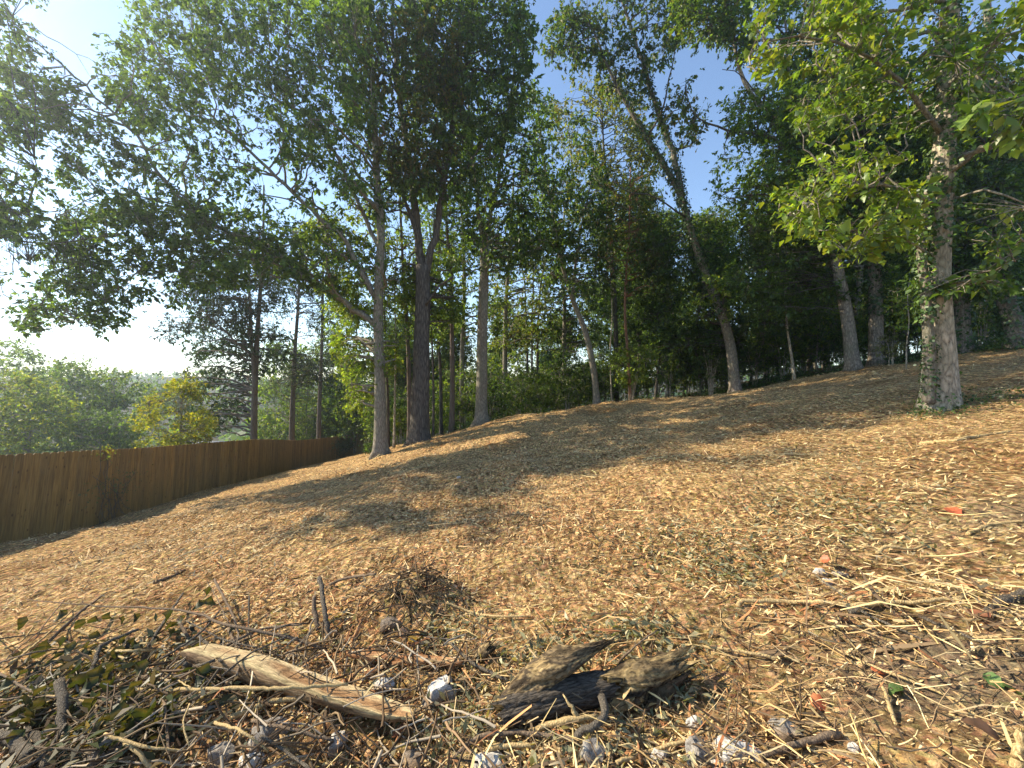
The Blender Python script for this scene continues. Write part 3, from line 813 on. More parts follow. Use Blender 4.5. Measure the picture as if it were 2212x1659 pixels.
    t.region([(1830, 510), (1900, 510), (1900, 570), (1830, 560)], 5.4, 5.8, 10, 6, .14, .12, LIME, **kw)
    t.done()

    t = Tree('ivy_clad_tree', 'bent trunk at the right picture edge in front of the dark wood', 'bark_ivy')
    t.pstem([(2192, 700, 12), (2174, 652, 12), (2162, 570, 12), (2152, 400, 12), (2140, 200, 12), (2130, -60, 12)], .225, .07, base=(2199, 12), sides=12, flare=.35)
    t.add_ivy(0, .0, .9, 3000, .10, DARK, .10)
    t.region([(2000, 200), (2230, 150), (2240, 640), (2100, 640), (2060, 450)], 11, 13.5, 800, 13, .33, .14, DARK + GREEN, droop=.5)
    t.done()

    t = Tree('ivy_clad_tree', 'dim ivy-wrapped trunk just right of the big pale trunk, in the shade', 'bark_ivy')
    t.pstem([(2078, 660, 13), (2074, 560, 13), (2070, 400, 13), (2066, 200, 13), (2060, -40, 13)], .2, .06, base=(2084, 13), sides=12, flare=.3)
    t.add_ivy(0, .0, .9, 2600, .10, DARK, .10)
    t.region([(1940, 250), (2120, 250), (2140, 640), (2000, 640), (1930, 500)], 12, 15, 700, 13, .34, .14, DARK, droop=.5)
    t.done()

    # thin stems along the edge -------------------------------------------------
    def thin(name, label, bark, px, D, pts, r, leaf=None, n=0, poly=None, dd=1.0, size=.13, flare=.25, sides=8):
        t = Tree(name, label, bark)
        t.pstem([(x, y, D) for x, y in pts], r, r * .3, base=(px, D), sides=sides, flare=flare)
        if n: t.region(poly, D - dd, D + dd, n, 11, .3, size, leaf)
        t.done()
    thin('sapling', 'thin pale sapling stem between the two nearest grey and dark trunks', 'bark_pale', 851, 14.6, [(853, 850), (855, 740), (853, 640), (858, 520)], .05, LIME, 130, [(820, 600), (900, 560), (900, 760), (840, 820)], .8, .11)
    thin('slim_tree', 'slim brown trunk close behind the left side of the thick dark trunk', 'bark_cedar', 884, 15.2, [(884, 840), (880, 720), (872, 600), (866, 480), (860, 300)], .10, LIME, 160, [(800, 480), (900, 420), (900, 640), (820, 680)], 1.0)
    thin('slim_tree', 'slim dark stem tucked behind the right side of the near grey trunk', 'bark_dark', 838, 15.6, [(838, 880), (834, 760), (830, 640), (834, 520)], .075)
    thin('slim_tree', 'thin dark stem standing just right of the thick dark trunk', 'bark_dark', 936, 17, [(936, 820), (932, 700), (934, 560), (940, 420)], .06)
    thin('slim_tree', 'crooked dark stem second to the right of the thick dark trunk', 'bark_dark', 953, 19, [(952, 820), (948, 730), (957, 660), (950, 600), (935, 540), (925, 470)], .10, GREEN + LIME, 320, [(890, 480), (1000, 470), (1000, 720), (900, 760)], 1.2, .15)
    thin('slim_tree', 'straight brown trunk standing midway between the thick dark trunk and the flared trunk', 'bark_cedar', 976, 17.6, [(977, 820), (976, 700), (975, 600), (966, 500), (960, 380)], .135, GREEN, 380, [(900, 400), (1020, 380), (1030, 640), (930, 700)], 1.3, .15)
    thin('slim_tree', 'pale upright trunk seen left of the flared trunk, forking into two stems', 'bark_grey', 998, 22, [(998, 780), (1001, 680), (1003, 600), (1000, 500), (990, 380)], .17, GREEN + LIME, 420, [(940, 480), (1080, 460), (1090, 720), (950, 740)], 1.5, .17)
    thin('slim_tree', 'grey trunk seen through the gap right of the flared trunk', 'bark_grey', 1091, 25, [(1091, 760), (1093, 660), (1098, 580), (1106, 480), (1110, 360)], .20, OLIVE + LIME, 480, [(1040, 520), (1180, 500), (1200, 740), (1060, 760)], 2, .19)
    thin('slim_tree', 'left of three slim stems bunched in the bright gap', 'bark_dark', 1139, 28, [(1139, 760), (1136, 690), (1132, 600), (1112, 520)], .11)
    thin('slim_tree', 'middle of three slim stems bunched in the bright gap', 'bark_dark', 1149, 29, [(1149, 760), (1150, 690), (1152, 600), (1150, 480)], .10)
    thin('slim_tree', 'right of three slim stems bunched in the bright gap', 'bark_dark', 1162, 28.5, [(1161, 760), (1163, 690), (1170, 600), (1190, 520), (1200, 420)], .13, OLIVE + LIME, 480, [(1100, 500), (1280, 520), (1260, 760), (1120, 760)], 2, .2)
    thin('slim_tree', 'grey trunk deep in the wood right of the three bunched stems', 'bark_grey', 1219, 26, [(1219, 740), (1219, 650), (1214, 560), (1220, 440)], .2, GREEN + DARK, 480, [(1150, 450), (1310, 430), (1320, 760), (1190, 740)], 2, .18)
    thin('sapling', 'reddish thin stem rising from the bright shrub at the mulch edge', 'bark_red', 1362, 19.2, [(1357, 771), (1350, 685), (1352, 600), (1359, 494), (1362, 360)], .095, DARK + OLIVE[:1], 420, [(1290, 380), (1420, 360), (1440, 620), (1330, 680), (1280, 560)], 1.6, .14)
    thin('sapling', 'pale crooked thin stem left of the reddish stem', 'bark_pale', 1322, 20.5, [(1318, 760), (1322, 690), (1319, 600), (1310, 500), (1316, 420)], .05, DARK, 200, [(1270, 420), (1350, 420), (1340, 640), (1270, 640)], 1.4)
    thin('sapling', 'thin leaning stem in the dark between the two ivy-topped pale trunks', 'bark_pale', 1717, 15.8, [(1710, 770), (1702, 720), (1696, 640), (1700, 520)], .06, DARK, 420, [(1580, 480), (1780, 440), (1800, 700), (1620, 720)], 1.4)
    thin('sapling', 'slender pale sapling with a few round leaves left of the big pale trunk', 'bark_pale', 1957, 11.5, [(1958, 740), (1964, 690), (1960, 640), (1966, 600)], .022, LIME, 26, [(1920, 640), (1990, 640), (1990, 730), (1930, 740)], .5, .10, 0)
    # trees standing behind the fence
    t = Tree('cedar_tree', 'twin-stemmed dark cedar rising behind the fence, left of the other cedars', 'bark_cedar', leafm='needle')
    t.pstem([(549, 900, 21), (553, 780, 21), (560, 660, 21), (568, 540, 21), (570, 400, 21)], .2, .04, base=(547, 21), sides=10, flare=.2)
    t.pstem([(551, 850, 20.8), (545, 760, 20.8), (540, 680, 20.8), (538, 600, 20.8), (530, 500, 20.8)], .14, .03, sides=8)
    t.pstem([(545, 770, 20.8), (500, 730, 20), (440, 670, 19.5), (385, 620, 19)], .07, .01, sides=6, main=False)
    t.region([(380, 600), (470, 520), (560, 480), (620, 560), (600, 660), (500, 700), (400, 700), (350, 760)], 18.5, 22.5, 440, 20, .42, .17, CEDAR, wratio=.3, cheap=True, droop=.6)
    t.region([(400, 560), (560, 540), (640, 600), (620, 800), (480, 820), (400, 700)], 20.5, 23, 420, 14, .42, .18, GREEN + DARK, cheap=True, droop=.5)
    t.region([(400, 700), (540, 700), (540, 900), (450, 940), (380, 840)], 21.5, 25, 450, 13, .42, .17, DARK + GREEN, cheap=True)
    t.done()
    t = Tree('cedar_tree', 'grey-green feathery cedar behind the fence, many bare lower twigs', 'bark_cedar', leafm='needle')
    t.pstem([(632, 880, 27), (637, 760, 27), (644, 660, 27), (648, 560, 27), (650, 480, 27)], .22, .04, base=(628, 27), sides=10, flare=.2)
    t.region([(575, 560), (640, 480), (710, 560), (715, 720), (690, 830), (600, 840), (565, 720)], 24.5, 28.5, 430, 22, .5, .18, CEDAR, wratio=.25, cheap=True, droop=.4)
    for k in range(40):
        y = rng.uniform(770, 920); sx = rng.choice([-1, 1])
        t.pstem([(636, y, 27), (636 + sx * rng.uniform(15, 30), y - rng.uniform(0, 20), 27 + rng.uniform(-.8, .8)), (636 + sx * rng.uniform(35, 60), y - rng.uniform(5, 50), 27 + rng.uniform(-1.5, 1.5))], .02, .006, sides=4, K=6, main=False)
    t.done()
    t = Tree('cedar_tree', 'tall bare straight cedar pole behind the fence with stubby dead twigs', 'bark_cedar', leafm='needle')
    t.pstem([(690, 880, 31), (694, 780, 31), (697, 680, 31), (698, 600, 31), (699, 520, 31)], .2, .05, base=(687, 31), sides=10, flare=.15)
    for k in range(46):
        y = rng.uniform(600, 830); sx = rng.choice([-1, 1])
        t.pstem([(695, y, 31), (695 + sx * rng.uniform(10, 20), y + rng.uniform(-8, 8), 31), (695 + sx * rng.uniform(25, 50), y + rng.uniform(-20, 22), 31 + rng.uniform(-1, 1))], .022, .007, sides=4, K=6, main=False)
    t.region([(660, 500), (740, 500), (740, 640), (660, 640)], 29.5, 32, 130, 22, .5, .18, CEDAR, wratio=.25, cheap=True)
    t.done()
    t = Tree('leafy_tree', 'bright green leafy tree filling the gap behind the fence beside the near grey trunk', 'bark_dark')
    t.pstem([(760, 900, 36), (765, 800, 36), (772, 700, 36), (770, 620, 36)], .2, .04, base=(755, 42), sides=8)
    t.region([(700, 640), (800, 600), (840, 700), (820, 900), (780, 940), (700, 930), (670, 820)], 33, 38, 650, 12, .6, .24, LIME + GREEN, cheap=True)
    t.done()
    t = Tree('leafy_tree', 'sunlit undergrowth tree behind the fence between the cedar poles', 'bark_dark')
    t.pstem([(660, 920, 38), (664, 850, 38), (668, 780, 38)], .12, .03, base=(658, 40), sides=8)
    t.region([(560, 740), (700, 740), (740, 960), (540, 970)], 34, 40, 700, 12, .6, .24, LIME + GREEN, cheap=True)
    t.done()
    t = Tree('yellow_tree', 'small yellow-green tree just behind the fence, brightest of all', 'bark_grey')
    t.pstem([(392, 900, 16.5), (394, 860, 16.5), (392, 830, 16.5)], .05, .015, base=(390, 16.5), sides=7)
    t.region([(295, 900), (330, 850), (360, 830), (400, 818), (445, 850), (465, 900), (455, 975), (300, 975), (285, 930)], 15.2, 17.6, 360, 15, .26, .11, YELLOW, droop=.2, gap=.06)
    t.region([(330, 880), (350, 828), (385, 822), (398, 795), (420, 815), (440, 860), (440, 960), (290, 970)], 15.6, 17.2, 70, 9, .2, .11, YELLOW, droop=.1)
    t.done()
    # far left overhanging twigs
    t = Tree('overhanging_tree', 'bare-twigged tree leaning in from beyond the left picture edge', 'bark_dark')
    t.pstem([(-420, 700, 12), (-260, 560, 11.5), (-120, 480, 11.2), (0, 458, 11), (45, 462, 11), (75, 450, 10.9)], .16, .035, base=(-520, 12.5), sides=8, flare=.3)
    t.pstem([(60, 458, 11), (66, 420, 10.8), (80, 380, 10.6), (75, 340, 10.5)], .035, .01, sides=6, main=False)
    t.pstem([(-60, 480, 11), (20, 515, 10.6), (90, 525, 10.4), (160, 520, 10.2), (230, 510, 10)], .035, .008, sides=6, main=False)
    for k in range(90):
        x = rng.uniform(-20, 190); y = 458 + (x > 60) * 55 + rng.uniform(-10, 10)
        dx = rng.uniform(-20, 60); dy = rng.uniform(20, 150)
        t.pstem([(x, y, 10.8), (x + dx * .5, y + dy * .3, 10.6), (x + dx, y + dy, 10.4 + rng.uniform(-.5, .5))], .008, .003, sides=3, K=6, main=False)
    t.region([(-80, 180), (40, 200), (60, 330), (120, 420), (60, 520), (-60, 500)], 9.2, 11.4, 260, 12, .28, .14, GREEN)
    t.region([(-60, 480), (120, 470), (190, 600), (120, 680), (20, 700), (-60, 660)], 9.8, 11.4, 170, 7, .22, .09, GREEN)
    t.region([(-330, 120), (-80, 120), (-60, 330), (-300, 340)], 7.8, 9.6, 110, 13, .26, .14, GREEN)
    t.region([(-60, -40), (90, -40), (40, 20), (-40, 60)], 9.8, 11, 50, 9, .25, .13, GREEN)
    t.done()

hero_trees()

# ------------------------------------------------------------------ growth beyond the fence, left
def left_trees():
    spec = [('broad green tree at the left picture edge beyond the fence', -30, 34, [(-160, 760), (60, 725), (110, 790), (120, 900), (100, 1010), (-200, 1010)], LIME + GREEN, 800, .28, 32, 38),
            ('low yellow-green tree beyond the fence at far left, in front of the broad tree', 60, 24, [(-100, 850), (40, 800), (130, 840), (170, 900), (150, 1010), (-120, 1010)], LIME + YELLOW[:2], 620, .2, 22, 26),
            ('tree with feathery upright top shoots beyond the fence, left of the sky gap', 150, 32, [(90, 830), (130, 785), (180, 790), (210, 830), (220, 1000), (80, 1000)], GREEN + LIME, 480, .24, 30, 34),
            ('rounded green tree with a pointed top beyond the fence, under the open sky', 245, 33, [(170, 860), (215, 795), (250, 785), (290, 815), (330, 850), (330, 1000), (170, 1000)], GREEN + LIME, 600, .24, 31, 36),
            ('dark green tree left of the small yellow tree beyond the fence', 215, 25, [(130, 910), (190, 880), (260, 890), (310, 930), (310, 1000), (120, 1000)], GREEN + DARK, 380, .19, 23, 27),
            ('distant green tree just left above the small yellow tree', 340, 48, [(290, 850), (330, 825), (380, 828), (420, 840), (430, 980), (290, 980)], GREEN, 320, .32, 45, 52)]
    for lab, px, D, poly, p, n, sz, d0, d1 in spec:
        t = Tree('leafy_tree', lab, 'bark_grey')
        ys = min(q[1] for q in poly)
        t.pstem([(px, 1000, D), (px + 3, 940, D), (px, ys + 45, D)], .14, .03, base=(px, D), sides=7)
        t.region(poly, d0, d1, n, 13, sz * 2.3, sz, p, cheap=True, droop=.3, gap=.06)
        t.region([(q[0] + rng.uniform(-14, 14), q[1] - rng.uniform(0, 26)) for q in poly], d0, d1, 60, 10, sz * 1.6, sz, p, cheap=True, droop=.1)
        if 'feathery' in lab:
            for k in range(26):
                x = rng.uniform(120, 200); y = rng.uniform(790, 830)
                c = PX(x, y, rng.uniform(30, 33)); e = c + np.array([rng.normal(.15, .3), rng.normal(0, .3), rng.uniform(.5, 1.3)])
                q = 26; u = rng.uniform(0, 1, (q, 1))
                ax = nrm(rng.normal(0, 1, (q, 3)) + np.array([0, 0, .5]))
                t.lf.leaves(c * (1 - u) + e * u, ax, nrm(rng.normal(0, .5, (q, 3)) + [0, 0, 1]), np.full(q, .22), np.full(q, .07), pal(GREEN, q), True)
        t.done()
left_trees()

# ------------------------------------------------------------------ shared forest trees and shrubs
def local_tree(name, label, bark, H, r, blobs, palette, size, group, cheap=True, lean=0, per=12, rad=.55):
    t = Tree(name, label, bark)
    P, R = t.stem([(0, 0, -.3), (.05 * H * lean, 0, H * .35), (-.03 * H * lean, .1, H * .7), (.04 * H * lean, 0, H)], r, r * .2, sides=8, flare=.3, K=22)
    t.base = np.zeros(3)
    for (x, y, z, rx, rz, n) in blobs:
        t.blob((x, y, z), (rx, rx, rz), n, per, rad, size, palette, cheap=cheap)
    return t.done(group)

G_DEEP = 'forest trees deep in the shade behind the clearing'
protos = []
LAB_DEEP = 'slender tree standing deep in the shaded wood behind the edge trees'
for i, (H, pl, lean) in enumerate([(17, GREEN + DARK, .5), (15, LIME + GREEN, -.8), (13, GREEN + OLIVE[:1] + LIME, 1.0)]):
    bl = []
    for k in range(15):
        z = H * rng.uniform(.2, .98); rr = rng.uniform(1.1, 1.9)
        a = rng.uniform(0, 6.28); d = rng.uniform(0, 1.9) * (1.2 - z / H * .6)
        bl.append((d * math.cos(a), d * math.sin(a), z, rr, rr * .75, 70))
    protos.append(local_tree('forest_tree', LAB_DEEP, 'bark_grey' if i == 1 else 'bark_dark', H, rng.uniform(.11, .17), bl, pl, .2, G_DEEP, lean=lean))

def place(px, D):
    x = (px - CX) / FPX * D
    return np.array([x, D, terrain(x, D)[0] - .05])

spots = []
for D, n, a, b in [(22, 9, 1380, 2320), (27, 11, 1300, 2400), (33, 12, 1180, 2400), (30, 4, 820, 1010), (37, 7, 700, 1250), (46, 8, 560, 1500), (41, 9, 1300, 2300), (52, 9, 560, 1900)]:
    for k in range(n):
        spots.append((a + (b - a) * (k + rng.uniform(.15, .85)) / n, D + rng.uniform(-2, 2)))
WHERE = [('slender tree in the dark wood behind the ivy-wrapped trunks at right', 'forest trees behind the ivy-wrapped trunks', lambda px: px >= 1640),
         ('slender tree deep in the wood behind the leaning ivy-clad trunk', 'forest trees behind the leaning ivy-clad trunk', lambda px: px >= 1300),
         ('slender tree behind the thick dark trunk, seen through the bright gaps', 'forest trees behind the thick dark trunk', lambda px: px >= 820),
         ('slender tree standing in the wood behind the cedars and the fence', 'forest trees behind the cedars', lambda px: True)]
HS = (17, 15, 13)
for i, (px, D) in enumerate(spots):
    pr = protos[i % 3]
    p = place(px, D)
    s = rng.uniform(.8, 1.15) * (1.0 if px > 1250 else .78)
    if 1400 < px < 1660:                                   # low growth under the sky gap
        s = min(s, (EYE + .47 * D - p[2]) / (HS[i % 3] * 1.06))
    lab, grp, _ = next(w for w in WHERE if w[2](px))
    if i < 3:
        pr.location = tuple(p); pr.scale = (s,) * 3; pr['label'] = lab; pr['group'] = grp
    else:
        clone(pr, p, rng.uniform(0, 6.28), s, lab, grp)

G_SH = 'shrubs of the shaded understory'
LAB_SH = 'multi-stemmed green shrub in the dim understory at the wood edge'
shr = []
for i, pl in enumerate([GREEN + DARK, GREEN + LIME + YELLOW[:1], GREEN + LIME]):
    t = Tree('shrub', LAB_SH, 'bark_pale', cat='shrub')
    t.base = np.zeros(3)
    for k in range(7):
        a = rng.uniform(0, 6.28); d = rng.uniform(.3, 1.0); h = rng.uniform(1.4, 2.8)
        t.stem([(.06 * math.cos(a), .06 * math.sin(a), -.1), (.3 * d * math.cos(a), .3 * d * math.sin(a), h * .5), (d * math.cos(a), d * math.sin(a), h)], .02, .006, sides=5, K=9, flare=0)
    t.base = np.zeros(3)
    t.blob((0, 0, 1.9), (1.25, 1.25, 1.0), 170, 13, .28, .11, pl, cheap=True, flat=.6)
    t.blob((0, 0, 1.0), (1.1, 1.1, .7), 60, 11, .25, .10, pl, cheap=True)
    shr.append(t.done(G_SH))
sspots = [(860, 17.5), (880, 22), (925, 21), (960, 24), (1000, 20.5), (1020, 26), (1060, 20), (1085, 22.5), (1120, 21.5), (1140, 25), (1165, 22), (1195, 23), (1225, 22.3), (1250, 24.5), (1270, 23.5),
          (1310, 23), (1340, 25), (1390, 22.5), (1420, 22), (1455, 21.2), (1480, 23), (1510, 20.6), (1545, 20), (1570, 21.5), (1630, 19.2), (1660, 20.5), (1690, 18.2), (1730, 18.8), (1760, 17.8), (1790, 18.4),
          (1820, 17), (1870, 18), (1930, 17), (1985, 16.5), (2060, 16.5), (2120, 15.5), (2180, 15.5), (790, 44), (830, 30), (845, 24), (905, 27), (1100, 33), (1200, 34), (2250, 14.5), (1905, 22), (2020, 21), (2150, 20), (1780, 23), (1600, 25)] + [(1480 + 52 * k + float(rng.uniform(-15, 15)), float(rng.uniform(23, 33))) for k in range(16)]
sspots += [(548 + 27 * k, 34 + (k * 7) % 9) for k in range(10)] + [(850 + 36 * k, 29 + (k * 5) % 10) for k in range(13)]
SW = [('green shrub under the ivy-wrapped trees at right', 'shrubs under the ivy-wrapped trees', lambda px: px >= 1600),
      ('green shrub in the dim undergrowth left of the leaning ivy-clad trunk', 'shrubs left of the leaning ivy-clad trunk', lambda px: px >= 1300),
      ('green shrub in the thicket between flared trunk and slim leaning trunk', 'shrubs of the middle thicket', lambda px: px >= 1042),
      ('green shrub among the stems left of the flared trunk', 'shrubs among the left stems', lambda px: px >= 812),
      ('sunlit green shrub behind the cedars and the far fence', 'shrubs behind the far fence', lambda px: True)]
for i, (px, D) in enumerate(sspots):
    s = rng.uniform(.75, 1.2) * (1 + .02 * (D - 20)) * (1.3 if px > 1450 and D > 22.5 else 1.55 if D > 28 and px < 1350 else 1)
    lab, grp, _ = next(w for w in SW if w[2](px))
    if i < 3:
        shr[i].location = tuple(place(px, D)); shr[i].scale = (s,) * 3; shr[i]['label'] = lab; shr[i]['group'] = grp
    else:
        clone(shr[1 + i % 2 if D > 28 and px < 1350 else i % 3], place(px, D), rng.uniform(0, 6.28), (s, s, s * rng.uniform(.8, 1.2)), lab, grp)

# bright shrubs that stand out
def bright_shrub(label, px, D, w, h, pl, n, size, nst=9):
    t = Tree('shrub', label, 'bark_pale', cat='shrub')
    b = place(px, D)
    for k in range(nst):
        a = rng.uniform(0, 6.28); d = rng.uniform(.3, .9) * w
        t.stem([b + [.08 * math.cos(a), .08 * math.sin(a), -.05], b + [.35 * d * math.cos(a), .35 * d * math.sin(a), h * .4], b + [d * math.cos(a), d * math.sin(a), h * rng.uniform(.6, .9)]], .018, .005, sides=5, K=9)
    t.base = b
    t.blob(b + [0, 0, h * .66], (w, w, h * .38), n, 11, .22, size, pl, flat=.5)
    t.done()
bright_shrub('sunlit light green shrub around the reddish stem at the mulch edge', 1362, 19, 1.25, 2.9, LIME, 210, .13)
bright_shrub('low yellow-green bush between the grey trunk and the thick dark trunk', 868, 16.6, .55, 1.6, YELLOW[:1] + LIME, 110, .10)
bright_shrub('small bare-stemmed shrub forking like a Y at the mulch edge', 1444, 18.9, .7, 2.3, DARK + GREEN, 60, .10, 5)
bright_shrub('thicket of thin pale stems left of the sunlit leaning ivy trunk', 1535, 18.3, .9, 2.8, DARK + GREEN, 120, .11, 14)
bright_shrub('pale-leaved low plant left of the big pale trunk at the wood edge', 1925, 13.2, .4, 1.1, [(.16, .19, .08), (.2, .2, .1)], 40, .08, 5)
bright_shrub('small green bush at the foot of the fence end', 806, 24, .7, 1.1, DARK + GREEN, 70, .10, 6)

# ------------------------------------------------------------------ wooded ridge on the horizon
def ridge():
    g = Geo()
    n = 9000
    az = rng.uniform(-1.1, 1.1, n); r = rng.uniform(90, 300, n)
    x = r * np.sin(az); y = r * np.cos(az)
    z = terrain(x, y, False) + rng.uniform(0, 5, n) * rng.uniform(.3, 1, n)
    ax = nrm(rng.normal(0, 1, (n, 3))); nr = nrm(rng.normal(0, .7, (n, 3)) + [0, 0, 1])
    L = rng.uniform(1.2, 3.0, n)
    g.leaves(np.stack([x, y, z], 1), ax, nr, L, L * .7, pal(GREEN, n), True)
    o = mk_obj('distant_woods', g.mesh('distant_woods'), M['leaf'])
    tag(o, 'far wooded ridge on the horizon', 'woods', None, 'stuff')
ridge()
# ------------------------------------------------------------------ wooden privacy fence
def build_fence():
    pts = np.array([c for c in ctrl[:9]])
    root = empty('wooden_fence', pts[1])
    tag(root, 'long brown dog-eared wooden privacy fence in shade along the left slope', 'fence')
    path = resample(pts, 700)
    s = np.concatenate([[0], np.cumsum(np.linalg.norm(np.diff(path, axis=0), axis=1))])
    BW = .148
    nb = int(s[-1] / BW)
    H = 1.86
    boards = []
    for v in range(4):
        w = (BW - .002 + rng.uniform(-.002, .002)) / 2; th = .009; c = .03
        prof = [(-w, 0), (w, 0), (w, H - c), (w - c, H), (-w + c, H), (-w, H - c)]
        V = [(x, -th, z) for x, z in prof] + [(x, th, z) for x, z in prof]
        bm = bmesh.new()
        vs = [bm.verts.new(p) for p in V]
        bm.faces.new(vs[:6]); bm.faces.new(vs[6:][::-1])
        for i in range(6):
            j = (i + 1) % 6
            bm.faces.new((vs[j], vs[i], vs[6 + i], vs[6 + j]))
        bmesh.ops.recalc_face_normals(bm, faces=bm.faces)
        me = bpy.data.meshes.new('board'); bm.to_mesh(me); bm.free(); me.materials.append(M['fence'])
        boards.append(me)
    base = np.array(root.location)
    fr = []
    for i in range(nb):
        u = (i + .5) * BW
        p = np.array([np.interp(u, s, path[:, k]) for k in range(3)])
        q = np.array([np.interp(min(u + .6, s[-1]), s, path[:, k]) for k in range(3)]) - np.array([np.interp(max(u - .6, 0), s, path[:, k]) for k in range(3)])
        t = nrm(q)
        up0 = nrm(np.array([0, 0, 1]) - .92 * t * t[2])
        n = nrm(np.cross(t, up0)); up = np.cross(n, t)
        fr.append((p, t, n, up))
        o = bpy.data.objects.new('board', boards[rng.integers(0, 4)]); COL.objects.link(o); o.parent = root
        a = rng.normal(0, .004)
        Rm = Matrix(((t[0], n[0], up[0]), (t[1], n[1], up[1]), (t[2], n[2], up[2]))).to_4x4()
        lift = rng.normal(0, .004) + .02
        o.matrix_local = Matrix.Translation(Vector(p - base + up * lift + n * ((i % 2) * .007 + rng.normal(0, .002)))) @ Rm @ Matrix.Rotation(a, 4, 'Y')
    P = np.array([f[0] for f in fr]); N = np.array([f[2] for f in fr]); U = np.array([f[3] for f in fr])
    side = -1.0                                             # rails and posts stand on the far side
    sgn = np.sign(N[10, 0]) * side
    for hgt in (.35, 1.0, 1.6):
        g = Geo(); g.tubes(resample(P + U * hgt + N * sgn * .034, 60)[None], np.full((1, 60), .026), 5)
        mk_obj('rail', g.mesh('rail', base), M['fence'], root)
    for i in range(0, nb, 16):
        g = Geo(); c = P[i] + N[i] * sgn * .1
        g.tubes(np.stack([c - U[i] * .3, c + U[i] * .8, c + U[i] * 1.75])[None], np.full((1, 3), .055), 6)
        mk_obj('post', g.mesh('post', base), M['fence'], root)
    # vines on the fence: one small spray on top, one thicket near the far end
    def vine(name, label, u, hgt, wid, n, pl, size):
        i = int(np.clip(u, 0, nb - 1))
        c = P[i] + U[i] * hgt - N[i] * sgn * .08
        g = Geo()
        T = fr[i][1]
        pos = c + T * rng.normal(0, wid, (n, 1)) + U[i] * rng.normal(0, hgt * .3 if wid > .4 else .12, (n, 1)) - N[i] * sgn * np.abs(rng.normal(.02, .10, (n, 1)))
        L = size * rng.uniform(.6, 1.3, n)
        g.leaves(pos, nrm(rng.normal(0, .6, (n, 3)) + [0, 0, -.6]), nrm(-N[i] * sgn + rng.normal(0, .6, (n, 3))), L, L * .7, pal(pl, n), True)
        g2 = Geo()
        k = 10 if wid > .4 else 4
        A = c + T * rng.normal(0, wid * .7, (k, 1)); A[:, 2] = terrain(A[:, 0], A[:, 1])
        B = c + T * rng.normal(0, wid, (k, 1)) + U[i] * rng.uniform(-.1, .25, (k, 1))
        tt = np.linspace(0, 1, 8)[None, :, None]
        W = A[:, None] * (1 - tt) + B[:, None] * tt + rng.normal(0, .04, (k, 8, 3)) - (N[i] * sgn * .05)
        g2.tubes(W, np.full((k, 8), .006), 4)
        r = empty(name, A[0]); tag(r, label, 'vine')
        mk_obj('leaves', g.mesh('leaves', A[0]), M['ivy'], r); mk_obj('stem', g2.mesh('stem', A[0], True), M['bark_dark'], r)
    def uidx(px):
        q = (P[:, 0] / P[:, 1]) * FPX + CX
        q[P[:, 1] < 1] = -9999
        return int(np.argmin(abs(q - px)))
    vine('fence_vine', 'small yellow-leaved sprig poking over the fence top near the left', uidx(200), 1.86, .14, 60, YELLOW, .06)
    vine('fence_vine', 'dry dark creeper hanging down the middle of the fence face', uidx(225), .95, .55, 260, DARK + OLIVE, .05)
    vine('fence_vine', 'dark vine thicket swallowing the fence near its far end', uidx(740), 1.1, 1.2, 1500, DARK, .11)
build_fence()

# ------------------------------------------------------------------ grey-roofed house glimpsed below the trees beyond the fence
def build_house():
    x, y = (448 - CX) / FPX * 40, 40.0
    z = terrain(x, y)[0]
    zr = EYE - (956 - CY) / FPX * 40
    root = empty('house', (x, y, z)); tag(root, 'grey-roofed house barely glimpsed over the fence behind the small yellow tree', 'house')
    hw, hd, eave = 2.6, 2.4, zr - z - 1.3
    def box(name, a, b, m, par):
        (x0, y0, z0), (x1, y1, z1) = a, b
        V = [(x0, y0, z0), (x1, y0, z0), (x1, y1, z0), (x0, y1, z0), (x0, y0, z1), (x1, y0, z1), (x1, y1, z1), (x0, y1, z1)]
        F = [(0, 3, 2, 1), (4, 5, 6, 7), (0, 1, 5, 4), (1, 2, 6, 5), (2, 3, 7, 6), (3, 0, 4, 7)]
        return mk_obj(name, mk_mesh(name, V, [F]), m, par)
    box('wall', (-hw, -hd, -1), (hw, hd, eave), M['siding'], root)
    e = .45
    V = [(-hw - e, -hd - e, eave - .2), (hw + e, -hd - e, eave - .2), (hw + e, 0, eave + 1.3), (-hw - e, 0, eave + 1.3), (-hw - e, hd + e, eave - .2), (hw + e, hd + e, eave - .2)]
    V += [(a, b, c + .16) for a, b, c in V]
    F4 = [(0, 1, 2, 3), (3, 2, 5, 4), (6, 9, 8, 7), (9, 10, 11, 8), (0, 6, 7, 1), (4, 5, 11, 10), (0, 3, 9, 6), (3, 4, 10, 9), (1, 7, 8, 2), (2, 8, 11, 5)]
    mk_obj('roof', mk_mesh('roof', V, [np.array(F4)]), M['roof_grey'], root)
    for wx in (-1.3, 1.3):
        f = box('window', (wx - .5, -hd - .05, eave - 1.7), (wx + .5, -hd - .003, eave - .5), M['trim'], root)
        box('pane', (wx - .42, -hd - .06, eave - 1.62), (wx + .42, -hd - .051, eave - .58), M['glass'], f)
build_house()
# ------------------------------------------------------------------ shredded mulch
CH_TAN = [(.57, .385, .175), (.62, .445, .22), (.48, .31, .13), (.66, .50, .27)]
CH_RED = [(.42, .19, .075), (.50, .25, .10), (.34, .14, .055), (.60, .36, .16)]
CH_STRAW = [(.62, .47, .21), (.68, .53, .26), (.52, .39, .17), (.42, .32, .15)]
CH_DARK = [(.12, .075, .04), (.17, .11, .06), (.22, .15, .08), (.09, .06, .035)]

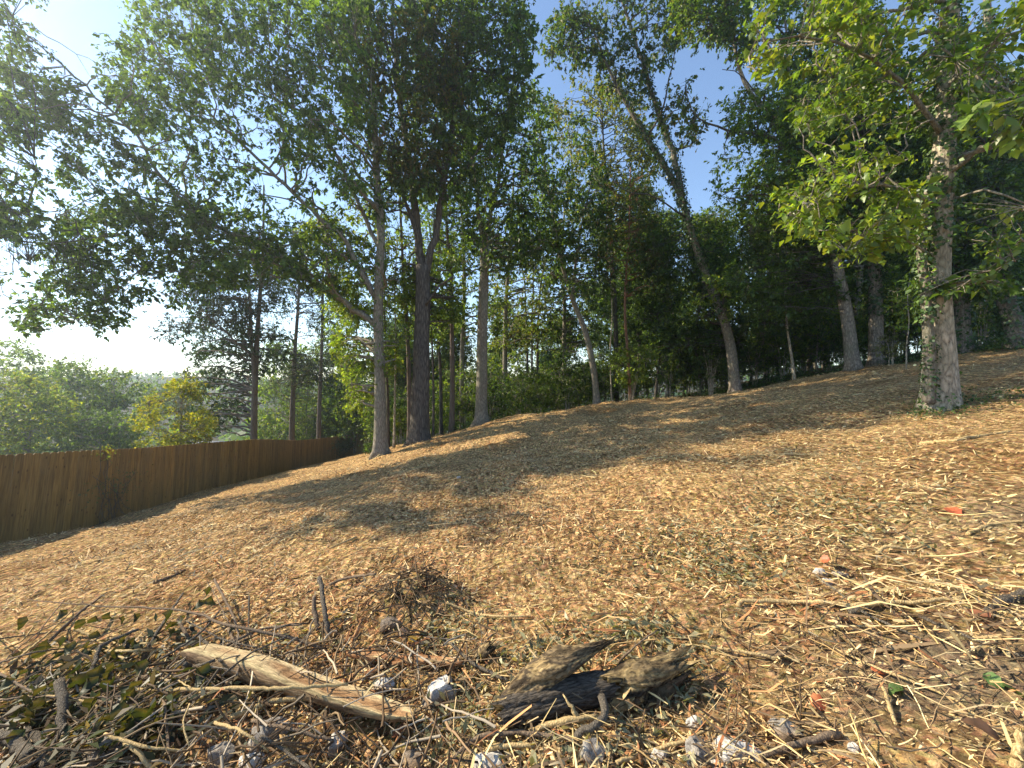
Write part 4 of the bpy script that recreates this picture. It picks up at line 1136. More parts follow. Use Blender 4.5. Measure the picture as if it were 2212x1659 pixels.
def mulch():
    def batch(n, d0, d1, lmin, lmax, wr, lift, seed, power=1.0, mix=(.45, .25, .18, .12), tilt=.35, curl=.0, spread=1.12):
        D = d0 + (d1 - d0) * rng.uniform(0, 1, n) ** power
        a = rng.uniform(-spread, spread, n)
        x = D * np.tan(np.clip(a, -1.15, 1.15)) * .98 if False else D * np.sin(a) / np.maximum(np.cos(a), .35)
        y = D
        ok = inside(FIELD, x + .4 * vnoise(x, y, 8), y + .4 * vnoise(x, y, 9))
        ok &= rng.uniform(0, 1, n) > soil(x, y) * .5
        ok &= rng.uniform(0, 1, n) < np.clip(.85 + .9 * fbm(x / .7, y / .7, 120 + seed, 3), .35, 1)
        x, y = x[ok], y[ok]; n = len(x)
        L = np.exp(rng.uniform(math.log(lmin), math.log(lmax), n)) * np.clip(1 + .9 * fbm(x / 1.1, y / 1.1, 140, 2), .55, 1.5)
        W = np.clip(L * wr * rng.uniform(.5, 1.5, n), .003, .03)
        z = terrain(x, y) + rng.uniform(.0, lift, n) ** 1.0
        # heading: straws on the right lie mostly along one sweep, chips elsewhere at random
        th = np.where(rng.uniform(0, 1, n) < np.clip(.2 + x * .12, .1, .6), rng.normal(-.35, .5, n), rng.uniform(0, 6.28, n))
        el = rng.normal(0, tilt, n)
        ax = np.stack([np.cos(th) * np.cos(el), np.sin(th) * np.cos(el), np.sin(el) + .08 * np.cos(th)], 1)
        nr = nrm(rng.normal(0, .45, (n, 3)) + [0, 0, 1]); b = nrm(np.cross(nr, ax)); nn = np.cross(ax, b)
        c = np.stack([x, y, z], 1)
        L_, W_ = L[:, None], W[:, None]
        k = rng.normal(0, curl + .04, (n, 1)) * L_
        # tent-shaped sliver: two ends of two points, a ridge between
        p0 = c - ax * L_ * .5; p1 = c + ax * L_ * .5
        t0 = rng.uniform(.25, .9, (n, 1)); t1 = rng.uniform(.1, .8, (n, 1))
        mid = c + nn * (W_ * .35) + nn * k
        V = np.stack([p0 - b * W_ * .5 * t0, p0 + b * W_ * .5 * t0, mid - b * W_ * .5 - nn * W_ * .25, mid + b * W_ * .5 - nn * W_ * .25, p1 - b * W_ * .5 * t1, p1 + b * W_ * .5 * t1], 1)
        F = (np.arange(n) * 6)[:, None, None] + np.array([[0, 2, 3, 1], [2, 4, 5, 3]])
        # colours by place: red heartwood in the middle, straw at the right, brown at the left
        red = np.clip(.30 + .9 * np.exp(-((x - .2) / 2.0) ** 2 - ((y - 2.6) / 2.6) ** 2) + 1.3 * vnoise(x / 1.3, y / 1.3, 70), .02, 1.6)
        straw = np.clip(.22 + .22 * x / np.maximum(y, 1.5) * 2 + 1.1 * vnoise(x / 1.6, y / 1.6, 71), .03, 1.6)
        dark = np.clip(.20 + .5 * np.exp(-((y - 1.5) / .6) ** 2) + 1.3 * np.exp(-((x + .83) / .4) ** 2 - ((y - 3.05) / .3) ** 2) + .35 * np.exp(-((x + 1.6) / 1.2) ** 2 - ((y - 2.1) / .8) ** 2) + .7 * vnoise(x / .9, y / .9, 72), .03, 1.2)
        wts = np.stack([np.full(n, .55) * mix[0] / .45, red * mix[1] / .25 * .55, straw * mix[2] / .18 * .6, dark * mix[3] / .12 * .45], 1)
        cs = np.cumsum(wts / wts.sum(1, keepdims=True), 1); u = rng.uniform(0, 1, (n, 1))
        ci = (u > cs).sum(1).clip(0, 3)
        C = np.zeros((n, 3))
        for q, P in enumerate((CH_TAN, CH_RED, CH_STRAW, CH_DARK)):
            m = ci == q
            C[m] = pal(P, m.sum(), None, .16)
        C = C * .96 + C.mean(1, keepdims=True) * .04
        return V.reshape(-1, 3), F.reshape(-1, 4), np.repeat(C, 6, 0)
    g = Geo()
    V, F, C = batch(125000, 1.0, 9, .012, .050, .24, .035, 1, tilt=.45); g.add(V, F, None, C)
    V, F, C = batch(95000, 5.5, 21, .016, .060, .28, .045, 2, .75, tilt=.5); g.add(V, F, None, C)
    V, F, C = batch(9000, 1.0, 8, .04, .11, .09, .045, 3, mix=(.45, .3, .25, .15), tilt=.25, curl=.05); g.add(V, F, None, C)
    o = mk_obj('mulch', g.mesh('mulch'), M['chips'])
    tag(o, 'shredded wood chips and straw-like splinters covering the slope', 'mulch', None, 'stuff')
    g = Geo()
    V, F, C = batch(1100, 1.0, 7, .10, .32, .035, .06, 4, mix=(.35, .1, .6, .15), tilt=.14, curl=.06); g.add(V, F, None, C)
    V, F, C = batch(1500, .9, 2.6, .10, .30, .05, .09, 5, mix=(.35, .25, .3, .5), tilt=.35, curl=.06); g.add(V, F, None, C)
    V, F, C = batch(700, 7, 16, .15, .4, .04, .04, 6, mix=(.35, .1, .6, .15), tilt=.12, curl=.06); g.add(V, F, None, C)
    o = mk_obj('splinters', g.mesh('splinters'), M['chips'])
    tag(o, 'long pale splinters strewn over the mulch', 'mulch', None, 'stuff')

    # fine twigs
    g = Geo()
    def twigs(n, xs, ys, lmin, lmax, rmin, rmax, lift, pl, up=.15):
        x = rng.uniform(*xs, n); y = rng.uniform(*ys, n)
        L = rng.uniform(lmin, lmax, n); th = rng.uniform(0, 6.28, n)
        z = terrain(x, y) + rng.uniform(0, lift, n)
        el = rng.normal(0, up, n)
        ax = np.stack([np.cos(th) * np.cos(el), np.sin(th) * np.cos(el), np.sin(el)], 1)
        t = np.linspace(-.5, .5, 6)[None, :, None]
        bow = nrm(rng.normal(0, 1, (n, 3)))[:, None] * (t ** 2 - .25) * rng.uniform(.0, .5, (n, 1, 1)) * L[:, None, None]
        P = np.stack([x, y, z], 1)[:, None] + ax[:, None] * t * L[:, None, None] + bow
        P[:, 1:-1] += rng.normal(0, .012, (n, 4, 3)) * L[:, None, None]
        gz = terrain(P[..., 0].ravel(), P[..., 1].ravel()).reshape(n, 6)
        P[..., 2] = np.maximum(P[..., 2], gz + .004)
        R = rng.uniform(rmin, rmax, n)[:, None] * np.linspace(1.2, .6, 6)[None]
        g.tubes(P, R, 4, pal(pl, n))
    twigs(950, (-3.2, -.2), (1.25, 2.6), .10, .45, .002, .007, .13, CH_DARK + [(.32, .25, .17), (.40, .33, .24)], .3)
    twigs(110, (-1.2, -.5), (2.75, 3.25), .10, .3, .002, .006, .04, CH_DARK, .25)
    twigs(420, (-.4, 2.6), (1.2, 2.3), .08, .4, .0015, .004, .06, CH_DARK + CH_TAN, .3)
    twigs(500, (-3, 9), (2, 9), .12, .5, .002, .005, .03, CH_DARK + CH_STRAW, .12)
    o = mk_obj('twig_litter', g.mesh('twig_litter', (0, 0, 0), True), M['chips'])
    tag(o, 'fine broken twigs littering the mulch and brush', 'twigs', None, 'stuff')
    # scraps of shredded leaf
    g = Geo()
    def scraps(n, px, py, sx, sy, size, pl):
        c = ground_hit(px, py)
        x = c[0] + rng.normal(0, sx, n); y = c[1] + rng.normal(0, sy, n)
        z = terrain(x, y) + rng.uniform(.005, .05 if size < .06 else .14, n)
        L = size * rng.uniform(.5, 1.5, n)
        g.leaves(np.stack([x, y, z], 1), nrm(rng.normal(0, 1, (n, 3)) * [1, 1, .4]), nrm(rng.normal(0, .5, (n, 3)) + [0, 0, 1]), L, L * .32, pal(pl, n), True)
    GS = [(.20, .20, .11), (.27, .25, .14), (.15, .16, .08), (.34, .30, .18)]
    for px, py, sx, sy, n in [(1500, 1190, .35, .3, 500), (1570, 1240, .2, .15, 260), (1740, 1100, .4, .4, 420), (1400, 1380, .15, .12, 260), (1290, 1400, .2, .15, 220), (1010, 1560, .14, .12, 300), (960, 1380, .12, .12, 180),
                              (1430, 1510, .15, .1, 260), (1850, 1110, .4, .3, 260), (1150, 1420, .15, .1, 160), (300, 1500, .4, .25, 420), (620, 1420, .2, .2, 240), (1250, 1650, .3, .1, 200), (1800, 1000, .5, .4, 200)]:
        scraps(n, px, py, sx, sy, .05, GS)
    for px, py, sx, sy, n in [(120, 1500, .25, .16, 260), (260, 1450, .3, .14, 240), (60, 1590, .2, .1, 200), (330, 1560, .25, .12, 220), (200, 1640, .25, .08, 200)]:
        scraps(n, px, py, sx, sy, .075, [(.03, .04, .016), (.045, .055, .02), (.08, .07, .03), (.16, .12, .07)])
    o = mk_obj('leaf_scraps', g.mesh('leaf_scraps'), M['dryleaf'])
    tag(o, 'patches of shredded grey-green leaf scraps on the mulch', 'leaf litter', None, 'stuff')
    # weeds and ivy at the wood edge and round the big tree
    g = Geo()
    def weeds(x, y, size, hmax, pl):
        n = len(x)
        z = terrain(x, y) + rng.uniform(0, 1, n) ** 2 * hmax
        L = size * rng.uniform(.5, 1.4, n)
        g.leaves(np.stack([x, y, z], 1), nrm(rng.normal(0, 1, (n, 3)) * [1, 1, .6]), nrm(rng.normal(0, .5, (n, 3)) + [0, 0, 1]), L, L * .6, pal(pl, n), True)
    k = 15000
    seg = rng.integers(2, len(EDGEXY) - 1, k); u = rng.uniform(0, 1, k)[:, None]
    p = EDGEXY[seg] * (1 - u) + EDGEXY[seg + 1] * u
    q = p + nrm(p) * (rng.gamma(1.6, .9, k) - .5)[:, None]
    m = vnoise(q[:, 0] / .8, q[:, 1] / .8, 44) > -.15
    q = q[m]
    weeds(q[:, 0], q[:, 1], .085, .35, DARK + GREEN)
    b = place(2140, 6.2)
    x = b[0] + rng.normal(.2, .45, 700); y = b[1] + rng.normal(.1, .5, 700); weeds(x, y, .05, .16, GREEN + GS)
    b = place(2010, 6.3)
    x = b[0] + rng.normal(0, .3, 500); y = b[1] + rng.normal(-.1, .18, 500); weeds(x, y, .04, .09, DARK + GREEN)
    o = mk_obj('ground_ivy', g.mesh('ground_ivy'), M['ivy'])
    tag(o, 'low ivy and weeds along the wood edge', 'ground cover', None, 'stuff')
mulch()

# ------------------------------------------------------------------ sticks
def on_ground(px, py, lift=0.0):
    p = ground_hit(px, py); p[2] += lift
    return p

def stick(label, pxs, r0, r1, m, lifts=None, name='stick', K=None, sides=8, knobs=True, flat=1.0, group=None):
    n = len(pxs)
    lifts = lifts if lifts is not None else [0] * n
    # a lifted point is found on the ray at the depth of the ground under it
    pts = []
    for (px, py), h in zip(pxs, lifts):
        if h <= 0.001: p = on_ground(px, py, r0 * .6)
        else:
            d = PX(px, py, 1.0) - np.array([0, 0, EYE])
            D = np.linspace(.8, 12, 1500)
            z = EYE + d[2] * D; g = terrain(d[0] * D, D)
            k = np.argmax(g + h >= z)
            p = np.array([d[0] * D[k], D[k], z[k]])
        pts.append(p)
    pts = np.array(pts)
    L = np.linalg.norm(np.diff(pts, axis=0), axis=1).sum()
    K = K or int(np.clip(L / .03, 10, 44))
    P = resample(pts, K)
    P[1:-1] += rng.normal(0, r0 * .22, (K - 2, 3))
    R = np.linspace(r0, r1, K) * (1 + .18 * vnoise(np.arange(K) * .7, np.full(K, rng.uniform(0, 99)), 6))
    if knobs:
        for q in rng.integers(1, K - 1, max(1, K // 12)): R[q] *= 1.25
    gz = terrain(P[:, 0], P[:, 1])
    P[:, 2] = np.maximum(P[:, 2], gz + R * .5)
    g = Geo(); g.tubes(P[None], R[None], sides)
    o = mk_obj(name, g.mesh(name, P[0], True), M[m], None, P[0])
    return tag(o, label, 'stick' if name == 'stick' else name.replace('_', ' ').split()[-1], group)

stick('upright grey stick leaning on the dark brush heap', [(710, 1388), (702, 1320), (690, 1248)], .019, .016, 'stick_grey', [0, .12, .26])
stick('shorter brown stick left of the upright grey stick', [(688, 1368), (682, 1330), (680, 1288)], .018, .015, 'stick_brown', [0, .08, .16])
stick('dark stick lying across the top of the brush heap', [(712, 1262), (750, 1248), (812, 1240)], .013, .009, 'stick_brown', [.16, .18, .18])
stick('thick grey stick at the lower left picture corner', [(0, 1590), (30, 1600), (66, 1635)], .030, .027, 'stick_grey', [.1, .1, .1])
stick('second thick grey stick beside the one at the lower left corner', [(55, 1580), (85, 1610), (110, 1655)], .024, .024, 'stick_grey', [.1, .08, .05])
stick('upright barky stick standing in the wilted brush', [(122, 1655), (132, 1580), (136, 1520), (128, 1470)], .020, .024, 'stick_grey', [0, .1, .18, .26])
stick('pale grey branch butt rising left of the split log', [(168, 1536), (188, 1490), (205, 1430), (225, 1392), (300, 1360)], .019, .010, 'stick_grey', [.05, .1, .14, .16, .16])
stick('bare tan stick lying across the front of the split log', [(302, 1487), (400, 1490), (497, 1487), (620, 1486), (752, 1478)], .010, .008, 'stick_tan', [.06, .1, .14, .17, .15])
stick('stubby stick propping up the left end of the split log', [(459, 1470), (458, 1440), (462, 1420)], .017, .016, 'stick_tan', [0, .06, .1])
stick('reddish brown branch under the left brush, lower of two parallel ones', [(300, 1462), (390, 1462), (480, 1460)], .014, .011, 'stick_brown', [.05, .06, .06])
stick('curved pale root lying in front of the split log', [(500, 1550), (540, 1532), (600, 1515), (690, 1505)], .016, .010, 'stick_tan', [.03, .05, .06, .05])
stick('long tan stick crossing the mulch above the rotten logs', [(965, 1301), (1017, 1322), (1083, 1332), (1146, 1330)], .009, .006, 'stick_tan', [.03, .03, .03, .02])
stick('grey bent twig slanting down to the left rotten log', [(972, 1388), (1017, 1429), (1060, 1452), (1101, 1474)], .010, .008, 'stick_grey', [.05, .05, .05, .02])
stick('looping brown branch at bottom centre, in front of the barky log', [(969, 1651), (1017, 1603), (1066, 1585), (1146, 1584), (1250, 1598)], .011, .009, 'stick_brown', [.01, .04, .05, .05, .03])
stick('bent tan branch at the bottom centre below the looping branch', [(976, 1655), (1040, 1634), (1062, 1618), (1080, 1611), (1156, 1613)], .014, .009, 'stick_tan', [.0, .02, .04, .04, .03])
stick('thick tan root along the front foot of the barky log', [(1142, 1582), (1200, 1562), (1240, 1554), (1292, 1548)], .014, .012, 'stick_tan', [.03, .04, .05, .05])
stick('curled bark-covered root hanging over the right end of the barky log', [(1300, 1505), (1310, 1530), (1295, 1560), (1255, 1580), (1240, 1602)], .022, .012, 'stick_grey', [.12, .1, .08, .05, .02])
stick('long forked tan twig running up right at bottom right of centre', [(1330, 1648), (1413, 1620), (1483, 1599), (1538, 1572)], .009, .006, 'stick_tan', [.02, .04, .04, .03])
stick('thin dark twig springing up behind the rotten log chunk', [(1333, 1433), (1360, 1408), (1392, 1381), (1420, 1360)], .006, .003, 'stick_brown', [.02, .08, .13, .16])
stick('long kinked branch lying across the mulch at mid right', [(1593, 1316), (1606, 1298), (1700, 1300), (1786, 1302), (1853, 1307), (1920, 1302), (1989, 1299), (2084, 1290)], .013, .010, 'stick_tan', [0, .03, .03, .03, .03, .03, .03, .02])
stick('short grey stick under the long kinked branch', [(1833, 1331), (1866, 1322), (1901, 1310)], .016, .014, 'stick_grey')
stick('thick grey stick at the right picture edge', [(2134, 1330), (2170, 1308), (2216, 1283)], .022, .020, 'stick_grey')
stick('hooked pale stick on the mulch at upper right', [(1894, 1199), (1903, 1186), (1922, 1181), (1962, 1187), (2002, 1178)], .012, .007, 'stick_tan', [0, .03, .04, .02, .01])
stick('curved tan stick at the right edge above the thick grey stick', [(2090, 1161), (2125, 1144), (2158, 1134), (2216, 1128)], .013, .010, 'stick_tan')
stick('straight tan stick sloping left at right of the rotten logs', [(1684, 1422), (1580, 1404), (1481, 1392)], .009, .006, 'stick_tan', [.03, .03, .02])
stick('grey-brown stick at bottom right beside the white rocks', [(1643, 1635), (1700, 1615), (1745, 1601), (1812, 1585)], .010, .015, 'stick_brown', [.01, .03, .03, .02])
stick('upright tan stick in the lower right picture corner', [(2193, 1659), (2200, 1620), (2208, 1582)], .016, .014, 'stick_tan', [.02, .08, .14])
stick('pale straight splinter lying right of the rotten log chunk', [(1677, 1480), (1730, 1497), (1786, 1515)], .007, .005, 'stick_tan', [.02, .02, .02])
stick('pale splinter pointing at the picture bottom at lower right', [(1904, 1476), (1920, 1520), (1937, 1566)], .007, .008, 'stick_tan', [.03, .03, .01])
stick('long thin straw stalk slanting across the lower right', [(1805, 1402), (1900, 1445), (2040, 1500), (2110, 1545)], .006, .005, 'stick_tan', [.02, .03, .03, .02])
stick('thin weathered stick slanting down from the kinked branch', [(1820, 1300), (1900, 1340), (1990, 1380)], .007, .005, 'stick_grey', [.02, .03, .02])
stick('pair-topped straw stalk at far lower right edge', [(1985, 1330), (2080, 1370), (2214, 1420)], .008, .006, 'stick_grey', [.02, .02, .02])
stick('long pale branch lying on the mulch before the big pale trunk', [(1990, 960), (2060, 955), (2120, 945), (2180, 935)], .022, .014, 'stick_tan')
stick('thin pale pole lying left of the long branch near the big pale trunk', [(1640, 985), (1720, 983), (1800, 984)], .014, .010, 'stick_tan')
stick('grey broken branch on the mulch left of centre, above the brush heap', [(640, 1150), (600, 1160), (560, 1175)], .013, .008, 'stick_tan')
stick('short stick pair end poking from sunlit mulch left of the heap', [(770, 1160), (740, 1172), (712, 1186)], .014, .008, 'stick_tan', [.02, .02, .0])
stick('brown branch lying between the fence shadow and the brush pile', [(330, 1262), (370, 1250), (400, 1232)], .016, .010, 'stick_brown')
stick('pale stump splinters standing beside the foot of the big pale trunk', [(2072, 880), (2074, 862), (2073, 845)], .02, .012, 'stick_tan', [0, .08, .16])

# broken branches tangled in the brush pile
for i in range(44):
    cx_ = rng.uniform(-10, 640); cy_ = rng.uniform(1400, 1640) if i < 22 else rng.uniform(1330, 1420)
    ln = rng.uniform(60, 190); an = rng.normal(-.25, .55)
    if rng.uniform() < .25: an += 1.4
    hh = rng.uniform(.03, .2, 3)
    pts = [(cx_ - ln * .5 * math.cos(an), cy_ - ln * .5 * math.sin(an)), (cx_ + rng.normal(0, 8), cy_ + rng.normal(0, 8)), (cx_ + ln * .5 * math.cos(an), cy_ + ln * .5 * math.sin(an))]
    pts = [(a, min(b, 1680)) for a, b in pts]
    r_ = rng.uniform(.004, .013)
    stick('broken branch tangled in the brush pile at lower left', pts, r_, r_ * .7, ['stick_brown', 'stick_grey', 'stick_tan'][i % 3], list(hh), name='brush_branch', group='broken branches of the left brush pile', sides=6)
# pointed pale splinter standing before the barky log
stick('pale pointed splinter standing in front of the barky log', [(1256, 1562), (1236, 1530), (1216, 1500)], .016, .003, 'stick_tan', [.02, .08, .13], knobs=False, sides=6)

# ------------------------------------------------------------------ wilted leafy branch at left
def leaf_mesh(L, Wd, curl, fold, C):
    g = Geo()
    nu, nv = 7, 5
    V = []; 
    for i in range(nu):
        u = i / (nu - 1)
        w = Wd * .5 * (math.sin(math.pi * u ** .72) ** .8 if 0 < u < 1 else 0.02) * (1 + .10 * ((i % 2) * 2 - 1))
        for j in range(nv):
            v = (j / (nv - 1) - .5) * 2
            ang = curl * u
            x = L * (math.sin(ang) / curl if curl else u); z = -L * ((1 - math.cos(ang)) / curl if curl else 0)
            V.append((x, v * w, z + abs(v) * w * fold + rng.normal(0, .0025)))
    idx = np.arange(nu * nv).reshape(nu, nv)
    F = np.stack([idx[:-1, :-1], idx[1:, :-1], idx[1:, 1:], idx[:-1, 1:]], -1).reshape(-1, 4)
    c = np.repeat(pal(C, nu, None, .15), nv, 0)
    return mk_mesh('leaf', V, [F], c, True)

def on_ray(px, py, h):
    d = PX(px, py, 1.0) - np.array([0, 0, EYE])
    D = np.linspace(.7, 12, 2000)
    z = EYE + d[2] * D; g = terrain(d[0] * D, D)
    k = np.argmax(g + h >= z)
    return np.array([d[0] * D[k], D[k], z[k]])

WILT = [(.026, .036, .014), (.036, .046, .016), (.055, .058, .022), (.10, .08, .035)]
wl = [leaf_mesh(.115, .08, c, f, WILT) for c, f in ((1.6, .8), (2.1, 1.0), (1.2, .6), (2.5, .9))]
for me in wl: me.materials.append(M['wilted'])

def wilted_branch(label, stems, leaves):
    b = on_ray(*stems[0][0][0][0], stems[0][0][0][1])
    root = empty('wilted_branch', b); tag(root, label, 'branch')
    g = Geo(); tips = []
    for pts, r0, r1 in stems:
        P = resample([on_ray(*p, h) for p, h in pts], 30)
        P[1:-1] += rng.normal(0, .003, (28, 3))
        g.tubes(P[None], np.linspace(r0, r1, 30)[None], 6); tips.append(P)
    mk_obj('stem', g.mesh('stem', b, True), M['stick_brown'], root)
    T = np.vstack(tips)
    for px, py, h, s in leaves:
        p = on_ray(px, py - 12, h + .05)
        q = T[np.linalg.norm(T - p, axis=1).argmin()]
        p = q + (p - q) * min(1, .10 / max(.001, np.linalg.norm(p - q)))if np.linalg.norm(p - q) > .45 else p
        o = bpy.data.objects.new('leaf', wl[rng.integers(0, 4)]); COL.objects.link(o); o.parent = root
        o.location = tuple(p - b)
        o.rotation_euler = (rng.normal(0, .5), rng.uniform(.5, 1.5), rng.uniform(0, 6.28))
        o.scale = (s,) * 3

Z1 = lambda x, y: (x * .4216, 1207 + y * .4217)
wilted_branch('arching twig with wilted dark green leaves over the left brush pile',
    [([(Z1(1670, 470), .04), (Z1(1480, 400), .12), (Z1(1180, 340), .2), (Z1(930, 265), .22), (Z1(560, 245), .2), (Z1(140, 210), .16)], .011, .003),
     ([(Z1(0, 540), .15), (Z1(230, 360), .2), (Z1(560, 245), .2)], .004, .003),
     ([(Z1(690, 720), .12), (Z1(980, 450), .16), (Z1(1160, 350), .2)], .005, .004),
     ([(Z1(1170, 330), .2), (Z1(1110, 200), .2), (Z1(1060, 120), .16)], .004, .003)],
    [(*Z1(x, y), h, s) for x, y, h, s in [(100, 330, .16, .9), (310, 290, .18, .9), (400, 340, .16, .9), (490, 320, .18, 1.0), (560, 300, .18, 1.0), (610, 330, .16, .8), (690, 310, .14, .7), (830, 310, .2, 1.0), (870, 350, .18, 1.0), (925, 320, .2, .9),
                                       (1040, 190, .16, 1.0), (1020, 240, .16, .9), (1080, 220, .16, .9), (860, 400, .14, .8), (490, 400, .12, .8), (690, 430, .12, 1.0), (650, 420, .12, .9)]])
wilted_branch('tangle of wilted leafy shoots in the lower left corner',
    [([(Z1(0, 720), .16), (Z1(240, 705), .18), (Z1(450, 715), .16), (Z1(690, 720), .12), (Z1(700, 920), .05)], .005, .003),
     ([(Z1(0, 690), .1), (Z1(300, 520), .16), (Z1(720, 290), .14)], .004, .003),
     ([(Z1(900, 850), .05), (Z1(1000, 890), .06), (Z1(1120, 920), .05)], .005, .004)],
    [(*Z1(x, y), h, s) for x, y, h, s in [(240, 440, .16, 1.1), (280, 450, .16, .9), (190, 480, .15, 1.0), (100, 600, .12, .8), (400, 620, .14, 1.1), (450, 640, .14, 1.0), (500, 580, .14, 1.1), (540, 570, .14, 1.0), (520, 620, .12, .9), (700, 560, .13, 1.0),
                                       (670, 660, .13, 1.1), (690, 680, .12, 1.0), (1010, 590, .12, 1.1), (990, 480, .12, .8), (170, 700, .15, 1.0), (100, 740, .15, 1.0), (230, 730, .14, 1.1), (190, 780, .12, 1.0), (330, 800, .08, .7), (760, 800, .1, 1.2),
                                       (840, 780, .1, 1.1), (790, 860, .08, 1.2), (640, 890, .08, 1.0), (750, 900, .07, 1.1), (690, 810, .08, .9), (600, 780, .1, .9), (570, 650, .1, .9), (380, 560, .14, .9), (310, 640, .12, .9), (160, 830, .1, .9), (540, 820, .08, .9), (60, 520, .14, 1.0), (30, 640, .14, .9), (340, 470, .14, .9), (420, 480, .13, .8), (590, 480, .12, .9), (760, 620, .12, .9), (620, 720, .12, 1.0), (480, 740, .12, .9), (300, 880, .08, .9), (440, 860, .08, .9), (880, 640, .1, .9), (880, 720, .08, .8), (130, 900, .1, 1.0), (50, 860, .12, .9), (560, 940, .05, .9), (820, 930, .04, .9)]])

# ------------------------------------------------------------------ logs
def log_frame(a, b):
    a = np.asarray(a, float); b = np.asarray(b, float)
    z = nrm(b - a); x = nrm(np.cross([0, 0, 1], z)); y = np.cross(z, x)
    return Matrix(((x[0], y[0], z[0], a[0]), (x[1], y[1], z[1], a[1]), (x[2], y[2], z[2], a[2]), (0, 0, 0, 1))), np.linalg.norm(b - a)

def round_log(label, a, b, radii, C_side, C_end, sides=64, K=56, furrow=0.0, lump=.1, bend=0.0, jag=.12, mside='rotten', squash=.85, hollow=False, seed=1):
    Mx, L = log_frame(a, b)
    s = np.linspace(0, 1, K); th = np.arange(sides) * 2 * np.pi / sides
    S, TH = np.meshgrid(s, th, indexing='ij')
    R = np.interp(s, np.linspace(0, 1, len(radii)), radii)[:, None] * np.ones((1, sides))
    cs, sn = np.cos(TH), np.sin(TH)
    R = R * (1 + lump * (fbm(cs * 1.3 + 5 * seed, S * L * 9 + sn * 1.3, seed, 4)) * 1.6)
    R = R * (1 + .16 * fbm(TH * 5.5 + seed * 3, S * L * 3.5, seed + 60, 3) + .05 * vnoise(TH * 22, S * L * 8, seed + 61))
    if furrow:
        ph = TH * sides / 5.0 / 1.0 + 2.2 * fbm(S * L * 7, TH * 1.2, seed + 3, 3)
        R = R + furrow * (np.abs(np.sin(ph)) ** .7 - .55) + furrow * .8 * vnoise(TH * 9, S * L * 26, seed + 9)
    X = R * cs; Y = R * sn * squash + bend * np.sin(S * np.pi)
    Zz = S * L
    e0 = jag * 1.5 * (fbm(th * 3 + seed, np.zeros(sides), seed + 20, 5)); e1 = jag * 1.5 * (fbm(th * 3, np.zeros(sides), seed + 30, 5))
    Zz = Zz + np.clip(1 - S * 5, 0, 1) * e0[None] + np.clip(S * 5 - 4, 0, 1) * e1[None]
    V = np.stack([X, Y, Zz], -1).reshape(-1, 3)
    idx = np.arange(K * sides).reshape(K, sides); j = (np.arange(sides) + 1) % sides
    F = np.stack([idx[:-1], idx[:-1][:, j], idx[1:][:, j], idx[1:]], -1).reshape(-1, 4)
    c = pal(C_side, K * sides, None, .05)
    sel = fbm(cs.ravel() * 2.5 + S.ravel() * L * 6, sn.ravel() * 2.5 + S.ravel() * L * 9, seed + 50, 5)
    CS = np.array(C_side); q = np.clip((sel + .6) / 1.2, 0, .999) * len(CS)
    c = CS[q.astype(int)]
    root = empty('log', (0, 0, 0)); root.matrix_world = Mx
    tag(root, label, 'log')
    mk_obj('bark' if furrow else 'log_body', mk_mesh('log_body', V, [F], c, True), M[mside], root)
    for k, nm in ((0, 'broken_end'), (K - 1, 'broken_end')):
        ring = V.reshape(K, sides, 3)[k]
        cen = ring.mean(0)
        rings = [ring]; 
        for f in (.75, .5, .25, .08):
            rr = cen + (ring - cen) * f
            rr[:, 2] += rng.normal(0, .010, sides) + ((.06 if k == 0 else -.06) * (1 - f) if hollow else 0)
            rings.append(rr)
        VV = np.vstack(rings + [cen[None] + ([0, 0, .06 if k == 0 else -.06] if hollow else 0)])
        n = len(rings); id2 = np.arange(n * sides).reshape(n, sides)
        F4 = np.stack([id2[:-1], id2[:-1][:, j], id2[1:][:, j], id2[1:]], -1).reshape(-1, 4)
        F3 = np.stack([np.full(sides, n * sides), id2[-1], id2[-1][j]], -1)
        CE = np.array(C_end); cc = CE[rng.integers(0, len(CE), len(VV))]
        mk_obj(nm, mk_mesh(nm, VV, [F4, F3], cc), M['rotten'], root)
    return root

def gp(px, py, up=0.0):
    p = ground_hit(px, py); p[2] += up; return p

ROT = [(.055, .042, .03), (.12, .09, .055), (.22, .16, .09), (.10, .075, .05), (.36, .26, .13), (.15, .11, .07)]
ROTY = [(.55, .41, .20), (.44, .31, .14), (.62, .48, .26), (.33, .23, .11)]
round_log('rotten brown log with a pointed upper end, lying behind the barky log', gp(1112, 1535, .05), on_ray(1318, 1386, .24), [.062, .085, .092, .080, .048, .028, .016], ROT, ROTY, lump=.30, jag=.10, bend=.035, seed=2)
round_log('dark deeply furrowed barky log at front centre', gp(1088, 1575, .055), on_ray(1318, 1478, .11), [.068, .082, .082, .075, .066], [(.05, .04, .03)], ROTY + ROT[:2], furrow=.010, lump=.10, jag=.05, mside='log_bark', sides=72, K=60, seed=4)
round_log('rotten log chunk with pale crumbling broken end facing left', on_ray(1318, 1492, .10), on_ray(1478, 1420, .12), [.082, .095, .085, .062, .035], [(.04, .032, .024), (.09, .068, .045), (.30, .22, .11), (.17, .125, .07), (.06, .045, .03)], ROTY, lump=.38, jag=.12, seed=7, hollow=True)
round_log('small brown rotten stub behind the left end of the rotten log', gp(1035, 1428, .03), on_ray(1062, 1392, .09), [.035, .04, .035], ROT, ROT, lump=.25, seed=9, sides=20, K=16)
round_log('half-buried brown wood piece under the rotten log chunk', gp(1395, 1535, .02), gp(1460, 1490, .03), [.045, .06, .05], ROT[:2] + [(.2, .12, .07)], ROT, lump=.3, seed=12, sides=24, K=18)

